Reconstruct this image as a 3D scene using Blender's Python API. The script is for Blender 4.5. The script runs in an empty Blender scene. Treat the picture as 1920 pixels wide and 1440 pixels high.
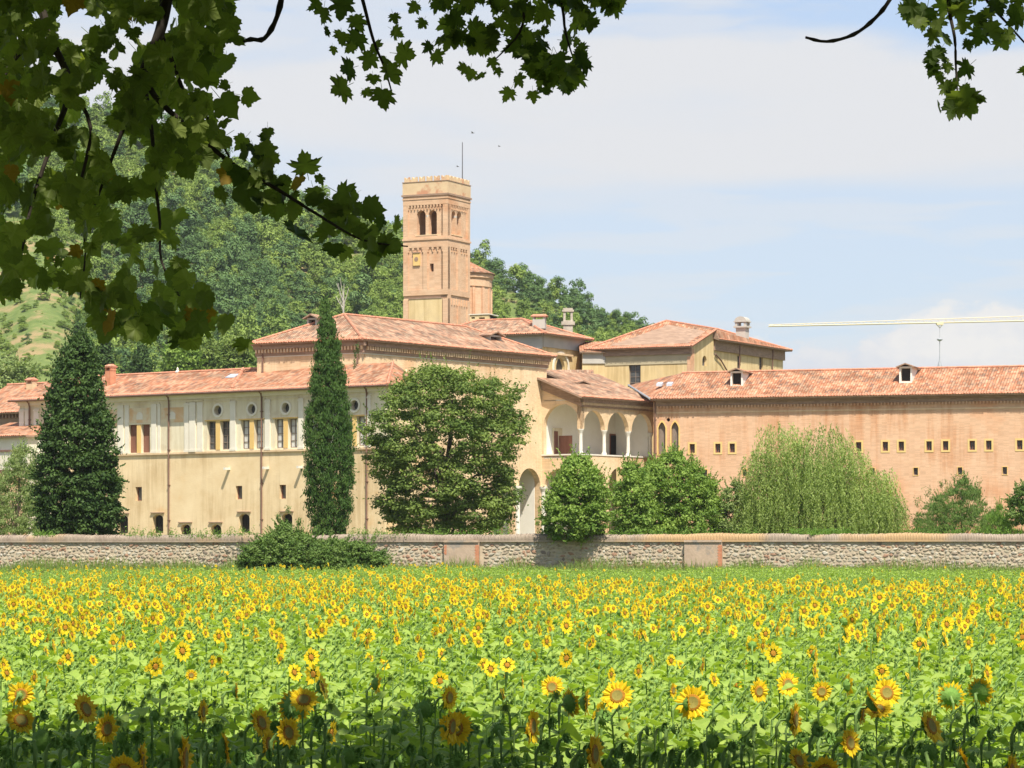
import bpy, math, random
import numpy as np
from mathutils import Vector, Matrix
from mathutils.geometry import tessellate_polygon
R = math.radians
rnd = random.Random(7)
rng = np.random.default_rng(11)
sc = bpy.context.scene
col = sc.collection

# ---------------------------------------------------------------- camera, sky, sun
FPX, HZ, CX, CAMZ = 5500.0, 1032.0, 960.0, 2.9      # focal length in photo pixels, horizon row, centre column, eye height
cam_d = bpy.data.cameras.new('camera'); cam = bpy.data.objects.new('camera', cam_d); col.objects.link(cam)
cam.location = (0, 0, CAMZ); cam.rotation_euler = (R(90), 0, 0)
cam_d.sensor_width = 36; cam_d.lens = 36*FPX/1920
cam_d.shift_y = (HZ-720)/1920
cam_d.clip_start = 0.3; cam_d.clip_end = 20000
sc.camera = cam
sc.view_settings.view_transform = 'Standard'; sc.view_settings.look = 'None'
sc.view_settings.gamma = 1; sc.view_settings.use_curve_mapping = False
sc.view_settings.exposure = 0.6
SUN_EL, SUN_X, SUN_Y = R(58), 0.28, -0.96             # sun high behind the camera, a little to the right
sun_d = bpy.data.lights.new('sun', 'SUN'); sun_d.energy = 5.0; sun_d.angle = R(0.53); sun_d.color = (1, 0.93, 0.80)
sun = bpy.data.objects.new('sun', sun_d); col.objects.link(sun)
sv = Vector((SUN_X*math.cos(SUN_EL), SUN_Y*math.cos(SUN_EL), math.sin(SUN_EL))).normalized()
sun.rotation_euler = sv.to_track_quat('Z', 'Y').to_euler()
sun.location = (0, 0, 60)
world = bpy.data.worlds.new('World'); sc.world = world; world.use_nodes = True
wn, wl = world.node_tree.nodes, world.node_tree.links
wn.clear()
def N(nodes, t, **kw):
    n = nodes.new(t)
    for k, v in kw.items():
        if k == 'ins':
            for i, x in v.items(): n.inputs[i].default_value = x
        else: setattr(n, k, v)
    return n
def build_world():
    sky = N(wn, 'ShaderNodeTexSky', sky_type='NISHITA', sun_disc=False)
    sky.sun_elevation = SUN_EL; sky.sun_rotation = math.atan2(SUN_X, SUN_Y); sky.air_density = 1.0; sky.dust_density = 1.2; sky.ozone_density = 1.6
    tc = N(wn, 'ShaderNodeTexCoord'); sep = N(wn, 'ShaderNodeSeparateXYZ'); wl.new(tc.outputs['Generated'], sep.inputs[0])
    def noise(scale, loc, sc_, det, rough=0.55, dist=0.0):
        mp = N(wn, 'ShaderNodeMapping'); mp.inputs['Scale'].default_value = sc_; mp.inputs['Location'].default_value = loc
        mp.inputs['Rotation'].default_value = (0, R(-4), 0)
        wl.new(tc.outputs['Generated'], mp.inputs[0])
        n = N(wn, 'ShaderNodeTexNoise'); n.inputs['Scale'].default_value = scale; n.inputs['Detail'].default_value = det
        n.inputs['Roughness'].default_value = rough; n.inputs['Distortion'].default_value = dist
        wl.new(mp.outputs[0], n.inputs['Vector']); return n.outputs['Fac']
    def ramp(src, pts):
        r = N(wn, 'ShaderNodeValToRGB'); e = r.color_ramp.elements
        while len(e) < len(pts): e.new(0.5)
        for i, (p, v) in enumerate(pts): e[i].position = p; e[i].color = (v, v, v, 1)
        r.color_ramp.interpolation = 'EASE'; wl.new(src, r.inputs[0]); return r.outputs[0]
    def math_(op, a, b):
        m = N(wn, 'ShaderNodeMath', operation=op)
        for i, x in enumerate((a, b)):
            if isinstance(x, (int, float)): m.inputs[i].default_value = x
            else: wl.new(x, m.inputs[i])
        return m.outputs[0]
    el = sep.outputs['Z']
    w1 = noise(3.0, (0.3, 0, 1.7), (1, 1, 6), 7, 0.5, 0.4)         # veils drawn out along the horizon
    e2 = math_('ADD', el, math_('MULTIPLY', math_('SUBTRACT', w1, 0.5), 0.15))
    veil = ramp(e2, [(0.0, 0.5), (0.05, 0.6), (0.075, 0.34), (0.106, 0.42), (0.142, 0.97), (0.158, 0.97), (0.178, 0.15), (0.30, 0.10), (0.5, 0.02)])
    w2 = noise(9.0, (2.3, 0.4, 0.2), (1, 1, 9), 6, 0.55, 0.3)
    veil2 = math_('MULTIPLY', ramp(w2, [(0.36, 0.0), (0.58, 0.95)]), ramp(el, [(0.0, 0.6), (0.2, 0.8), (0.5, 0.1)]))
    v = math_('MAXIMUM', veil, veil2)
    w3 = noise(26.0, (0.13, 0.0, 0.4), (1, 1, 1.8), 8, 0.6, 0.1)
    w4 = noise(7.0, (0.61, 0.0, 0.0), (1, 1, 0.5), 2)
    top = math_('ADD', 0.043, math_('MULTIPLY', w4, 0.055))
    cum = math_('SUBTRACT', math_('ADD', top, math_('MULTIPLY', math_('SUBTRACT', w3, 0.5), 0.045)), el)
    cumf = ramp(cum, [(0.0, 0.0), (0.004, 1.0)])
    mx = N(wn, 'ShaderNodeMix', data_type='RGBA'); wl.new(v, mx.inputs[0]); wl.new(sky.outputs[0], mx.inputs[6])
    mx.inputs[7].default_value = (5.35, 5.38, 5.5, 1)
    mb = N(wn, 'ShaderNodeMix', data_type='RGBA'); wl.new(ramp(el, [(0.0, 0.55), (0.2, 0.5), (0.42, 0.0)]), mb.inputs[0])
    wl.new(mx.outputs[2], mb.inputs[6]); mb.inputs[7].default_value = (4.0, 5.0, 6.9, 1)
    mi = N(wn, 'ShaderNodeMix', data_type='RGBA'); wl.new(v, mi.inputs[0]); wl.new(mb.outputs[2], mi.inputs[6]); wl.new(mx.outputs[2], mi.inputs[7])
    m2 = N(wn, 'ShaderNodeMix', data_type='RGBA'); wl.new(cumf, m2.inputs[0]); wl.new(mi.outputs[2], m2.inputs[6])
    cr = N(wn, 'ShaderNodeValToRGB'); cr.color_ramp.elements[0].position = 0.3; cr.color_ramp.elements[0].color = (0.62, 0.66, 0.74, 1)
    cr.color_ramp.elements[1].position = 0.6; cr.color_ramp.elements[1].color = (0.80, 0.79, 0.77, 1); wl.new(w3, cr.inputs[0])
    sc8 = N(wn, 'ShaderNodeVectorMath', operation='SCALE'); sc8.inputs['Scale'].default_value = 7.4; wl.new(cr.outputs[0], sc8.inputs[0])
    wl.new(sc8.outputs[0], m2.inputs[7])
    bg = N(wn, 'ShaderNodeBackground'); bg.inputs['Strength'].default_value = 0.1
    out = N(wn, 'ShaderNodeOutputWorld'); wl.new(m2.outputs[2], bg.inputs[0]); wl.new(bg.outputs[0], out.inputs[0])
build_world()

# ---------------------------------------------------------------- helpers
def ray(px, D): return ((px-CX)*D/FPX, D)
def zat(py, D): return CAMZ + (HZ-py)*D/FPX
def place(px, py, D): return Vector(((px-CX)*D/FPX, D, zat(py, D)))
def smooth(a, b, x):
    t = np.clip((x-a)/(b-a), 0, 1); return t*t*(3-2*t)

class Fr:
    """A vertical plane seen as a facade: s runs along it to the right, z up, d out of it."""
    def __init__(s_, x, y, deg):
        s_.o = Vector((x, y, 0)); a = R(deg); s_.t = Vector((math.cos(a), math.sin(a), 0)); s_.n = Vector((math.sin(a), -math.cos(a), 0))
    @classmethod
    def at(c, px, D, deg): return c((px-CX)*D/FPX, D, deg)
    def s(f, px, d=0.0):
        k = (px-CX)/FPX; o = f.o+f.n*d
        return (k*o.y-o.x)/(f.t.x-k*f.t.y)
    def D(f, px, d=0.0): return f.o.y+f.n.y*d+f.s(px, d)*f.t.y
    def z(f, px, py, d=0.0): return zat(py, f.D(px, d))
    def p(f, s, z, d=0.0): v = f.o+f.t*s+f.n*d; return Vector((v.x, v.y, z))
    def sz(f, px, py): return (f.s(px), f.z(px, py))

class MB:
    def __init__(m): m.v = []; m.f = []; m.m = []; m.uv = {}
    def poly(m, pts, mi=0, uv=None):
        i = len(m.v); m.v += [tuple(p) for p in pts]; m.f.append(tuple(range(i, i+len(pts)))); m.m.append(mi)
        if uv: m.uv[len(m.f)-1] = uv
    def hexa(m, P, mi=0):           # P: 4 bottom, 4 top
        i = len(m.v); m.v += [tuple(p) for p in P]
        for f in ((0,3,2,1),(4,5,6,7),(0,1,5,4),(1,2,6,5),(2,3,7,6),(3,0,4,7)): m.f.append(tuple(i+k for k in f)); m.m.append(mi)
    def box(m, F, s0, s1, z0, z1, d0, d1, mi=0):
        m.hexa([F.p(s0,z0,d1), F.p(s1,z0,d1), F.p(s1,z0,d0), F.p(s0,z0,d0), F.p(s0,z1,d1), F.p(s1,z1,d1), F.p(s1,z1,d0), F.p(s0,z1,d0)], mi)
    def tube(m, pts, rad, n=6, mi=0, cap=True):
        pts = [Vector(p) for p in pts]; i0 = len(m.v)
        if not isinstance(rad, (list, tuple)): rad = [rad]*len(pts)
        for k, p in enumerate(pts):
            d = (pts[min(k+1, len(pts)-1)]-pts[max(k-1, 0)]); d = d.normalized() if d.length > 1e-9 else Vector((0,0,1))
            a = d.cross(Vector((0,0,1))); a = a.normalized() if a.length > 0.05 else Vector((1,0,0))
            b = d.cross(a).normalized()
            for j in range(n):
                t = 2*math.pi*j/n; m.v.append(tuple(p+a*math.cos(t)*rad[k]+b*math.sin(t)*rad[k]))
        for k in range(len(pts)-1):
            for j in range(n):
                a0 = i0+k*n+j; a1 = i0+k*n+(j+1)%n; m.f.append((a0, a1, a1+n, a0+n)); m.m.append(mi)
        if cap:
            m.f.append(tuple(i0+j for j in range(n))[::-1]); m.m.append(mi)
            m.f.append(tuple(i0+(len(pts)-1)*n+j for j in range(n))); m.m.append(mi)
    def lathe(m, c, prof, n=12, mi=0):
        i0 = len(m.v); c = Vector(c)
        for r, z in prof:
            for j in range(n):
                t = 2*math.pi*j/n; m.v.append((c.x+r*math.cos(t), c.y+r*math.sin(t), c.z+z))
        for k in range(len(prof)-1):
            for j in range(n):
                a0 = i0+k*n+j; a1 = i0+k*n+(j+1)%n; m.f.append((a0, a1, a1+n, a0+n)); m.m.append(mi)
        m.f.append(tuple(i0+j for j in range(n))[::-1]); m.m.append(mi)
        m.f.append(tuple(i0+(len(prof)-1)*n+j for j in range(n))); m.m.append(mi)
    def slab(m, F, outer, holes, d0, d1, mi=0, mi_side=None):
        """outline with holes in (s,z), front at d0, back at d1 (<d0)"""
        ms = mi if mi_side is None else mi_side
        loops = [[Vector((p[0], p[1], 0)) for p in L] for L in [outer]+list(holes)]
        flat = [p for L in loops for p in L]; tri = tessellate_polygon(loops)
        for d in (d0, d1):
            i = len(m.v); m.v += [tuple(F.p(p.x, p.y, d)) for p in flat]
            for t in tri:
                m.f.append(tuple(i+k for k in t)); m.m.append(mi if d == d0 else ms)
        for L in loops:
            for k in range(len(L)):
                a, b = L[k], L[(k+1) % len(L)]
                m.poly([F.p(a.x,a.y,d0), F.p(b.x,b.y,d0), F.p(b.x,b.y,d1), F.p(a.x,a.y,d1)], ms)
    def build(m, name, mats, parent=None, smooth_=False):
        mats = mats if isinstance(mats, (list, tuple)) else [mats]
        off = Vector(parent['_w']) if parent is not None and '_w' in parent else Vector((0,0,0))
        me = bpy.data.meshes.new(name)
        me.from_pydata([(a-off.x, b-off.y, c-off.z) for a, b, c in m.v], [], m.f)
        for x in mats: me.materials.append(x)
        me.polygons.foreach_set('material_index', m.m)
        if m.uv:
            ul = me.uv_layers.new(name='UVMap')
            for fi, uv in m.uv.items():
                for li, u in zip(me.polygons[fi].loop_indices, uv): ul.data[li].uv = u
        if smooth_: me.polygons.foreach_set('use_smooth', [True]*len(m.f))
        me.update()
        o = bpy.data.objects.new(name, me); col.objects.link(o)
        if parent is not None: o.parent = parent
        if parent is not None: o['_w'] = tuple(off)
        return o

def tag(o, label=None, cat=None, group=None, kind=None):
    if label: o['label'] = label
    if cat: o['category'] = cat
    if group: o['group'] = group
    if kind: o['kind'] = kind
    return o
def thing(name, loc, label, cat, group=None):
    o = bpy.data.objects.new(name, None); col.objects.link(o); o.location = loc; o['_w'] = tuple(loc)
    o.empty_display_size = 0.5
    return tag(o, label, cat, group)
def npmesh(name, V, Fc, mats, parent=None, attr=None, midx=None, smooth_=False):
    """V (n,3), Fc (m,k) uniform polygons, attr: dict name -> per-face float"""
    off = np.array(parent['_w']) if parent is not None and '_w' in parent else np.zeros(3)
    me = bpy.data.meshes.new(name); V = V-off; k = Fc.shape[1]
    me.vertices.add(len(V)); me.vertices.foreach_set('co', V.astype(np.float32).ravel())
    me.loops.add(Fc.size); me.loops.foreach_set('vertex_index', Fc.astype(np.int32).ravel())
    me.polygons.add(len(Fc)); me.polygons.foreach_set('loop_start', np.arange(0, Fc.size, k, dtype=np.int32))
    me.polygons.foreach_set('loop_total', np.full(len(Fc), k, dtype=np.int32))
    for x in (mats if isinstance(mats, (list, tuple)) else [mats]): me.materials.append(x)
    if midx is not None: me.polygons.foreach_set('material_index', midx.astype(np.int32))
    if attr:
        for an, av in attr.items():
            a = me.attributes.new(an, 'FLOAT', 'FACE'); a.data.foreach_set('value', av.astype(np.float32))
    if smooth_: me.polygons.foreach_set('use_smooth', np.ones(len(Fc), dtype=bool))
    me.update(); me.validate()
    o = bpy.data.objects.new(name, me); col.objects.link(o)
    if parent is not None: o.parent = parent; o['_w'] = tuple(off)
    return o

# ---------------------------------------------------------------- materials
def base_mat(name):
    m = bpy.data.materials.new(name); m.use_nodes = True; nt = m.node_tree
    return m, nt.nodes, nt.links, nt.nodes['Principled BSDF']
def surf(name, c1, c2, scale=1.0, stretch=(1,1,1), rough=0.9, c3=None, s3=0.15, t3=(0.55, 0.7), bump=0.0, bscale=None, det=5, spec=0.2, bands=None, streak=0, scol=(0.66, 0.60, 0.52)):
    m, n, l, b = base_mat(name)
    tc = N(n, 'ShaderNodeTexCoord'); mp = N(n, 'ShaderNodeMapping'); mp.inputs['Scale'].default_value = stretch
    l.new(tc.outputs['Object'], mp.inputs[0])
    no = N(n, 'ShaderNodeTexNoise'); no.inputs['Scale'].default_value = scale; no.inputs['Detail'].default_value = det; no.inputs['Roughness'].default_value = 0.65
    l.new(mp.outputs[0], no.inputs['Vector'])
    r = N(n, 'ShaderNodeValToRGB'); r.color_ramp.elements[0].position = 0.32; r.color_ramp.elements[1].position = 0.68
    r.color_ramp.elements[0].color = (*c1, 1); r.color_ramp.elements[1].color = (*c2, 1); l.new(no.outputs['Fac'], r.inputs[0])
    cur = r.outputs[0]
    if c3:
        n3 = N(n, 'ShaderNodeTexNoise'); n3.inputs['Scale'].default_value = s3; n3.inputs['Detail'].default_value = 6; n3.inputs['Roughness'].default_value = 0.6
        l.new(tc.outputs['Object'], n3.inputs['Vector'])
        r3 = N(n, 'ShaderNodeValToRGB'); r3.color_ramp.elements[0].position = t3[0]; r3.color_ramp.elements[1].position = t3[1]
        r3.color_ramp.elements[0].color = (0,0,0,1); r3.color_ramp.elements[1].color = (1,1,1,1); l.new(n3.outputs['Fac'], r3.inputs[0])
        mx = N(n, 'ShaderNodeMix', data_type='RGBA'); l.new(r3.outputs[0], mx.inputs[0]); l.new(cur, mx.inputs[6]); mx.inputs[7].default_value = (*c3, 1)
        cur = mx.outputs[2]
    if bands:                                   # thin brick courses: (period m, strength)
        sp = N(n, 'ShaderNodeSeparateXYZ'); l.new(tc.outputs['Object'], sp.inputs[0])
        mm = N(n, 'ShaderNodeMath', operation='MULTIPLY'); mm.inputs[1].default_value = 1/bands[0]; l.new(sp.outputs['Z'], mm.inputs[0])
        fl = N(n, 'ShaderNodeMath', operation='FLOOR'); l.new(mm.outputs[0], fl.inputs[0])
        ax = N(n, 'ShaderNodeMath', operation='ADD'); l.new(sp.outputs['X'], ax.inputs[0]); l.new(sp.outputs['Y'], ax.inputs[1])
        fx = N(n, 'ShaderNodeMath', operation='MULTIPLY'); fx.inputs[1].default_value = 3.2; l.new(ax.outputs[0], fx.inputs[0])
        fx2 = N(n, 'ShaderNodeMath', operation='FLOOR'); l.new(fx.outputs[0], fx2.inputs[0])
        cb = N(n, 'ShaderNodeCombineXYZ'); l.new(fl.outputs[0], cb.inputs[0]); l.new(fx2.outputs[0], cb.inputs[1])
        wn_ = N(n, 'ShaderNodeTexWhiteNoise', noise_dimensions='2D'); l.new(cb.outputs[0], wn_.inputs['Vector'])
        mr = N(n, 'ShaderNodeMapRange'); mr.inputs['To Min'].default_value = 1-bands[1]; mr.inputs['To Max'].default_value = 1+bands[1]*0.6
        l.new(wn_.outputs['Value'], mr.inputs[0])
        vm = N(n, 'ShaderNodeVectorMath', operation='SCALE'); l.new(cur, vm.inputs[0]); l.new(mr.outputs[0], vm.inputs['Scale']); cur = vm.outputs[0]
    if streak:
        ms_ = N(n, 'ShaderNodeMapping'); ms_.inputs['Scale'].default_value = (1.6, 1.6, 0.10); l.new(tc.outputs['Object'], ms_.inputs[0])
        n5 = N(n, 'ShaderNodeTexNoise'); n5.inputs['Scale'].default_value = 1.3; n5.inputs['Detail'].default_value = 7; n5.inputs['Roughness'].default_value = 0.7; l.new(ms_.outputs[0], n5.inputs['Vector'])
        n6 = N(n, 'ShaderNodeTexNoise'); n6.inputs['Scale'].default_value = 0.16; n6.inputs['Detail'].default_value = 3; l.new(tc.outputs['Object'], n6.inputs['Vector'])
        q5 = N(n, 'ShaderNodeMath', operation='MULTIPLY'); l.new(n5.outputs['Fac'], q5.inputs[0]); l.new(n6.outputs['Fac'], q5.inputs[1])
        r5 = N(n, 'ShaderNodeMapRange'); r5.inputs['From Min'].default_value = 0.22; r5.inputs['From Max'].default_value = 0.38; r5.inputs['To Max'].default_value = streak; l.new(q5.outputs[0], r5.inputs[0])
        mx5 = N(n, 'ShaderNodeMix', data_type='RGBA', blend_type='MULTIPLY'); l.new(r5.outputs[0], mx5.inputs[0]); l.new(cur, mx5.inputs[6]); mx5.inputs[7].default_value = (*scol, 1); cur = mx5.outputs[2]
    l.new(cur, b.inputs['Base Color']); b.inputs['Roughness'].default_value = rough; b.inputs['Specular IOR Level'].default_value = spec
    if bump:
        nb = N(n, 'ShaderNodeTexNoise'); nb.inputs['Scale'].default_value = bscale or scale*4; nb.inputs['Detail'].default_value = 4; l.new(mp.outputs[0], nb.inputs['Vector'])
        bp = N(n, 'ShaderNodeBump'); bp.inputs['Strength'].default_value = bump; bp.inputs['Distance'].default_value = 0.05
        l.new(nb.outputs['Fac'], bp.inputs['Height']); l.new(bp.outputs[0], b.inputs['Normal'])
    return m
def leafmat(name, ca, cb, trans=0.35, rough=0.55, attr='tone', tcol=None, nscale=0.0):
    """leaf colour varied clump by clump through a per-face number"""
    m, n, l, b = base_mat(name)
    at = N(n, 'ShaderNodeAttribute', attribute_name=attr)
    mx = N(n, 'ShaderNodeMix', data_type='RGBA'); mx.inputs[6].default_value = (*ca, 1); mx.inputs[7].default_value = (*cb, 1)
    if nscale:
        oi = N(n, 'ShaderNodeObjectInfo')
        ad = N(n, 'ShaderNodeMath', operation='MULTIPLY_ADD'); ad.inputs[1].default_value = nscale
        l.new(oi.outputs['Random'], ad.inputs[0]); l.new(at.outputs['Fac'], ad.inputs[2]); l.new(ad.outputs[0], mx.inputs[0])
    else: l.new(at.outputs['Fac'], mx.inputs[0])
    l.new(mx.outputs[2], b.inputs['Base Color']); b.inputs['Roughness'].default_value = rough; b.inputs['Specular IOR Level'].default_value = 0.15
    tr = N(n, 'ShaderNodeBsdfTranslucent')
    if tcol: tr.inputs[0].default_value = (*tcol, 1)
    else:
        g = N(n, 'ShaderNodeMix', data_type='RGBA', blend_type='MULTIPLY'); g.inputs[0].default_value = 1; l.new(mx.outputs[2], g.inputs[6]); g.inputs[7].default_value = (1.5, 1.6, 0.5, 1)
        l.new(g.outputs[2], tr.inputs[0])
    ms = N(n, 'ShaderNodeMixShader'); ms.inputs[0].default_value = trans
    l.new(b.outputs[0], ms.inputs[1]); l.new(tr.outputs[0], ms.inputs[2]); l.new(ms.outputs[0], n['Material Output'].inputs[0])
    return m
def roofmat(name, a, b_, c, dark, tw=0.24, tl=0.42):
    m, n, l, b = base_mat(name)
    uv = N(n, 'ShaderNodeUVMap'); sp = N(n, 'ShaderNodeSeparateXYZ'); l.new(uv.outputs[0], sp.inputs[0])
    def cell(src, k):
        q = N(n, 'ShaderNodeMath', operation='DIVIDE'); q.inputs[1].default_value = k; l.new(src, q.inputs[0])
        f = N(n, 'ShaderNodeMath', operation='FLOOR'); l.new(q.outputs[0], f.inputs[0]); return q.outputs[0], f.outputs[0]
    qx, fx = cell(sp.outputs[0], tw); qy, fy = cell(sp.outputs[1], tl)
    cb = N(n, 'ShaderNodeCombineXYZ'); l.new(fx, cb.inputs[0]); l.new(fy, cb.inputs[1])
    w = N(n, 'ShaderNodeTexWhiteNoise', noise_dimensions='2D'); l.new(cb.outputs[0], w.inputs['Vector'])
    r = N(n, 'ShaderNodeValToRGB'); e = r.color_ramp.elements; e.new(0.4); e.new(0.8)
    for i, (p, cc) in enumerate(((0.0, a), (0.45, b_), (0.8, c), (1.0, dark))): e[i].position = p; e[i].color = (*cc, 1)
    l.new(w.outputs['Value'], r.inputs[0])
    no = N(n, 'ShaderNodeTexNoise'); no.inputs['Scale'].default_value = 0.55; no.inputs['Detail'].default_value = 7; no.inputs['Roughness'].default_value = 0.7; l.new(uv.outputs[0], no.inputs['Vector'])
    r2 = N(n, 'ShaderNodeValToRGB'); r2.color_ramp.elements[0].position = 0.4; r2.color_ramp.elements[0].color = (0.60, 0.63, 0.62, 1); r2.color_ramp.elements[1].position = 0.6; r2.color_ramp.elements[1].color = (1.12, 1.05, 1.0, 1)
    l.new(no.outputs['Fac'], r2.inputs[0])
    mu = N(n, 'ShaderNodeMix', data_type='RGBA', blend_type='MULTIPLY'); mu.inputs[0].default_value = 1; l.new(r.outputs[0], mu.inputs[6]); l.new(r2.outputs[0], mu.inputs[7])
    l.new(mu.outputs[2], b.inputs['Base Color']); b.inputs['Roughness'].default_value = 0.9; b.inputs['Specular IOR Level'].default_value = 0.2
    sn = N(n, 'ShaderNodeMath', operation='MULTIPLY'); sn.inputs[1].default_value = 2*math.pi; l.new(qx, sn.inputs[0])
    si = N(n, 'ShaderNodeMath', operation='SINE'); l.new(sn.outputs[0], si.inputs[0])
    fr = N(n, 'ShaderNodeMath', operation='FRACT'); l.new(qy, fr.inputs[0])
    ad = N(n, 'ShaderNodeMath', operation='MULTIPLY_ADD'); ad.inputs[1].default_value = -0.5; l.new(fr.outputs[0], ad.inputs[0]); l.new(si.outputs[0], ad.inputs[2])
    ad2 = N(n, 'ShaderNodeMath', operation='MULTIPLY_ADD'); ad2.inputs[1].default_value = 0.8; l.new(w.outputs['Value'], ad2.inputs[0]); l.new(ad.outputs[0], ad2.inputs[2])
    bp = N(n, 'ShaderNodeBump'); bp.inputs['Strength'].default_value = 0.8; bp.inputs['Distance'].default_value = 0.05
    l.new(ad2.outputs[0], bp.inputs['Height']); l.new(bp.outputs[0], b.inputs['Normal'])
    return m
MT = {}
MT['roof_red'] = roofmat('tiles_red', (0.40,0.17,0.095), (0.50,0.245,0.145), (0.58,0.36,0.24), (0.26,0.15,0.11))
MT['roof_brown'] = roofmat('tiles_brown', (0.34,0.19,0.125), (0.46,0.27,0.18), (0.54,0.38,0.27), (0.22,0.15,0.115))
MT['roof_tile'] = surf('loose_tile', (0.45,0.18,0.11), (0.62,0.32,0.21), 3.0)
MT['ochre'] = surf('ochre_plaster', (0.70,0.53,0.31), (0.79,0.63,0.40), 0.5, (1,1,1.6), c3=(0.72,0.44,0.19), s3=0.22, streak=.8, bump=0.2, bscale=6)
MT['cream'] = surf('cream_fresco', (0.71,0.63,0.45), (0.78,0.71,0.54), 0.6, (1,1,0.6), c3=(0.62,0.52,0.36), s3=0.5, streak=.7, bump=0.15, bscale=6)
MT['creamwhite'] = surf('white_plaster', (0.70,0.64,0.53), (0.78,0.73,0.62), 0.8, bump=0.15, bscale=6)
MT['white'] = surf('lime_white', (0.74,0.70,0.62), (0.80,0.77,0.70), 0.7)
MT['stonewhite'] = surf('pale_stone', (0.66,0.62,0.54), (0.76,0.73,0.66), 1.5)
MT['stain'] = surf('orange_fresco', (0.66,0.40,0.20), (0.70,0.50,0.30), 1.2, c3=(0.70,0.60,0.42), s3=0.9, t3=(0.45, 0.6))
MT['golden'] = surf('golden_plaster', (0.70,0.46,0.16), (0.74,0.52,0.22), 0.8)
MT['brickcream'] = surf('pale_brick', (0.70,0.51,0.31), (0.77,0.58,0.38), 0.5, (1,1,1.5), c3=(0.66,0.40,0.22), s3=0.18, streak=.6, bump=0.2, bscale=8, bands=(0.09, 0.10))
MT['brickorange'] = surf('orange_brick', (0.61,0.385,0.245), (0.67,0.44,0.29), 0.5, (1,1,1.5), c3=(0.64,0.31,0.16), s3=0.12, streak=.9, scol=(0.82,0.62,0.48), t3=(0.56,0.72), bump=0.2, bscale=8, bands=(0.09, 0.10))
MT['bricktower'] = surf('tower_brick', (0.60,0.38,0.235), (0.68,0.47,0.31), 0.6, (1,1,1.5), c3=(0.54,0.27,0.14), s3=0.2, bump=0.2, bscale=8, bands=(0.09, 0.10))
MT['brickparapet'] = surf('parapet_plaster', (0.58,0.42,0.26), (0.66,0.50,0.31), 0.9, c3=(0.52,0.27,0.16), s3=0.5, t3=(0.55, 0.62))
MT['brickdark'] = surf('shaded_eaves_brick', (0.30,0.20,0.14), (0.38,0.26,0.19), 1.5, (1,1,3), bands=(0.09, 0.2))  # dark brick tone, with the shade band under the eaves painted in
MT['yellow'] = surf('yellow_plaster', (0.66,0.50,0.26), (0.72,0.57,0.32), 0.4, streak=.8, c3=(0.60,0.46,0.27), s3=0.25, bump=0.1)
MT['yellowstrong'] = surf('yellow_window_band', (0.66,0.47,0.18), (0.70,0.52,0.24), 1.5)
MT['greyplaster'] = surf('grey_plaster', (0.42,0.40,0.36), (0.50,0.47,0.42), 0.8)
MT['dark'] = surf('dark_void', (0.025,0.022,0.02), (0.035,0.03,0.028), 2)
MT['glassdark'] = surf('old_glass', (0.05,0.05,0.05), (0.10,0.10,0.10), 1.2, rough=0.25, spec=0.5)
MT['curtain'] = surf('curtain', (0.46,0.47,0.46), (0.66,0.66,0.63), 3, (2,2,0.5), rough=0.5)
MT['woodbrown'] = surf('brown_wood', (0.20,0.09,0.06), (0.27,0.13,0.09), 3, (1,1,0.3))
MT['woodgrey'] = surf('grey_wood', (0.20,0.16,0.13), (0.28,0.22,0.18), 3, (1,1,0.3))
MT['copper'] = surf('copper_pipe', (0.16,0.09,0.07), (0.24,0.14,0.10), 2, rough=0.6)
MT['lead'] = surf('lead_grey', (0.30,0.32,0.35), (0.40,0.42,0.45), 2, rough=0.5)
MT['metal'] = surf('dark_iron', (0.10,0.10,0.11), (0.15,0.15,0.16), 4, rough=0.5)
MT['crane'] = surf('crane_paint', (0.72,0.62,0.40), (0.76,0.67,0.46), 2, rough=0.5)
MT['glint'] = surf('skylight_glint', (0.45,0.50,0.58), (0.60,0.64,0.70), 2, rough=0.15, spec=0.6)  # pale bluish glint of the sky is put into the glass colour
MT['bark'] = surf('bark', (0.07,0.055,0.04), (0.14,0.11,0.08), 5, (1,1,0.3), bump=0.4)
MT['deadwood'] = surf('dead_wood', (0.36,0.33,0.28), (0.50,0.46,0.40), 5)
MT['coping'] = surf('old_coping', (0.28,0.22,0.17), (0.42,0.34,0.26), 1.2, (1,1,1), c3=(0.48,0.32,0.17), s3=0.12, t3=(0.52,0.62), bump=0.3)
MT['mortar'] = surf('lime_mortar', (0.44,0.36,0.26), (0.54,0.45,0.33), 2.0, c3=(0.34,0.27,0.20), s3=0.4, bump=0.3)
MT['pillar'] = surf('pillar_render', (0.40,0.30,0.22), (0.50,0.38,0.28), 2.0, c3=(0.30,0.26,0.22), s3=1.2, t3=(0.5,0.6), bump=0.3)
MT['redbrick'] = surf('red_brick', (0.52,0.20,0.11), (0.60,0.30,0.18), 3.0)
MT['olivegrey'] = surf('olive_yellow_plaster', (0.42,0.36,0.24), (0.50,0.43,0.29), 1.0)  # darker olive tone for the band below the eaves board
MT['weathered'] = surf('weathered_stone', (0.34,0.30,0.24), (0.52,0.47,0.39), 2.5)
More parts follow.
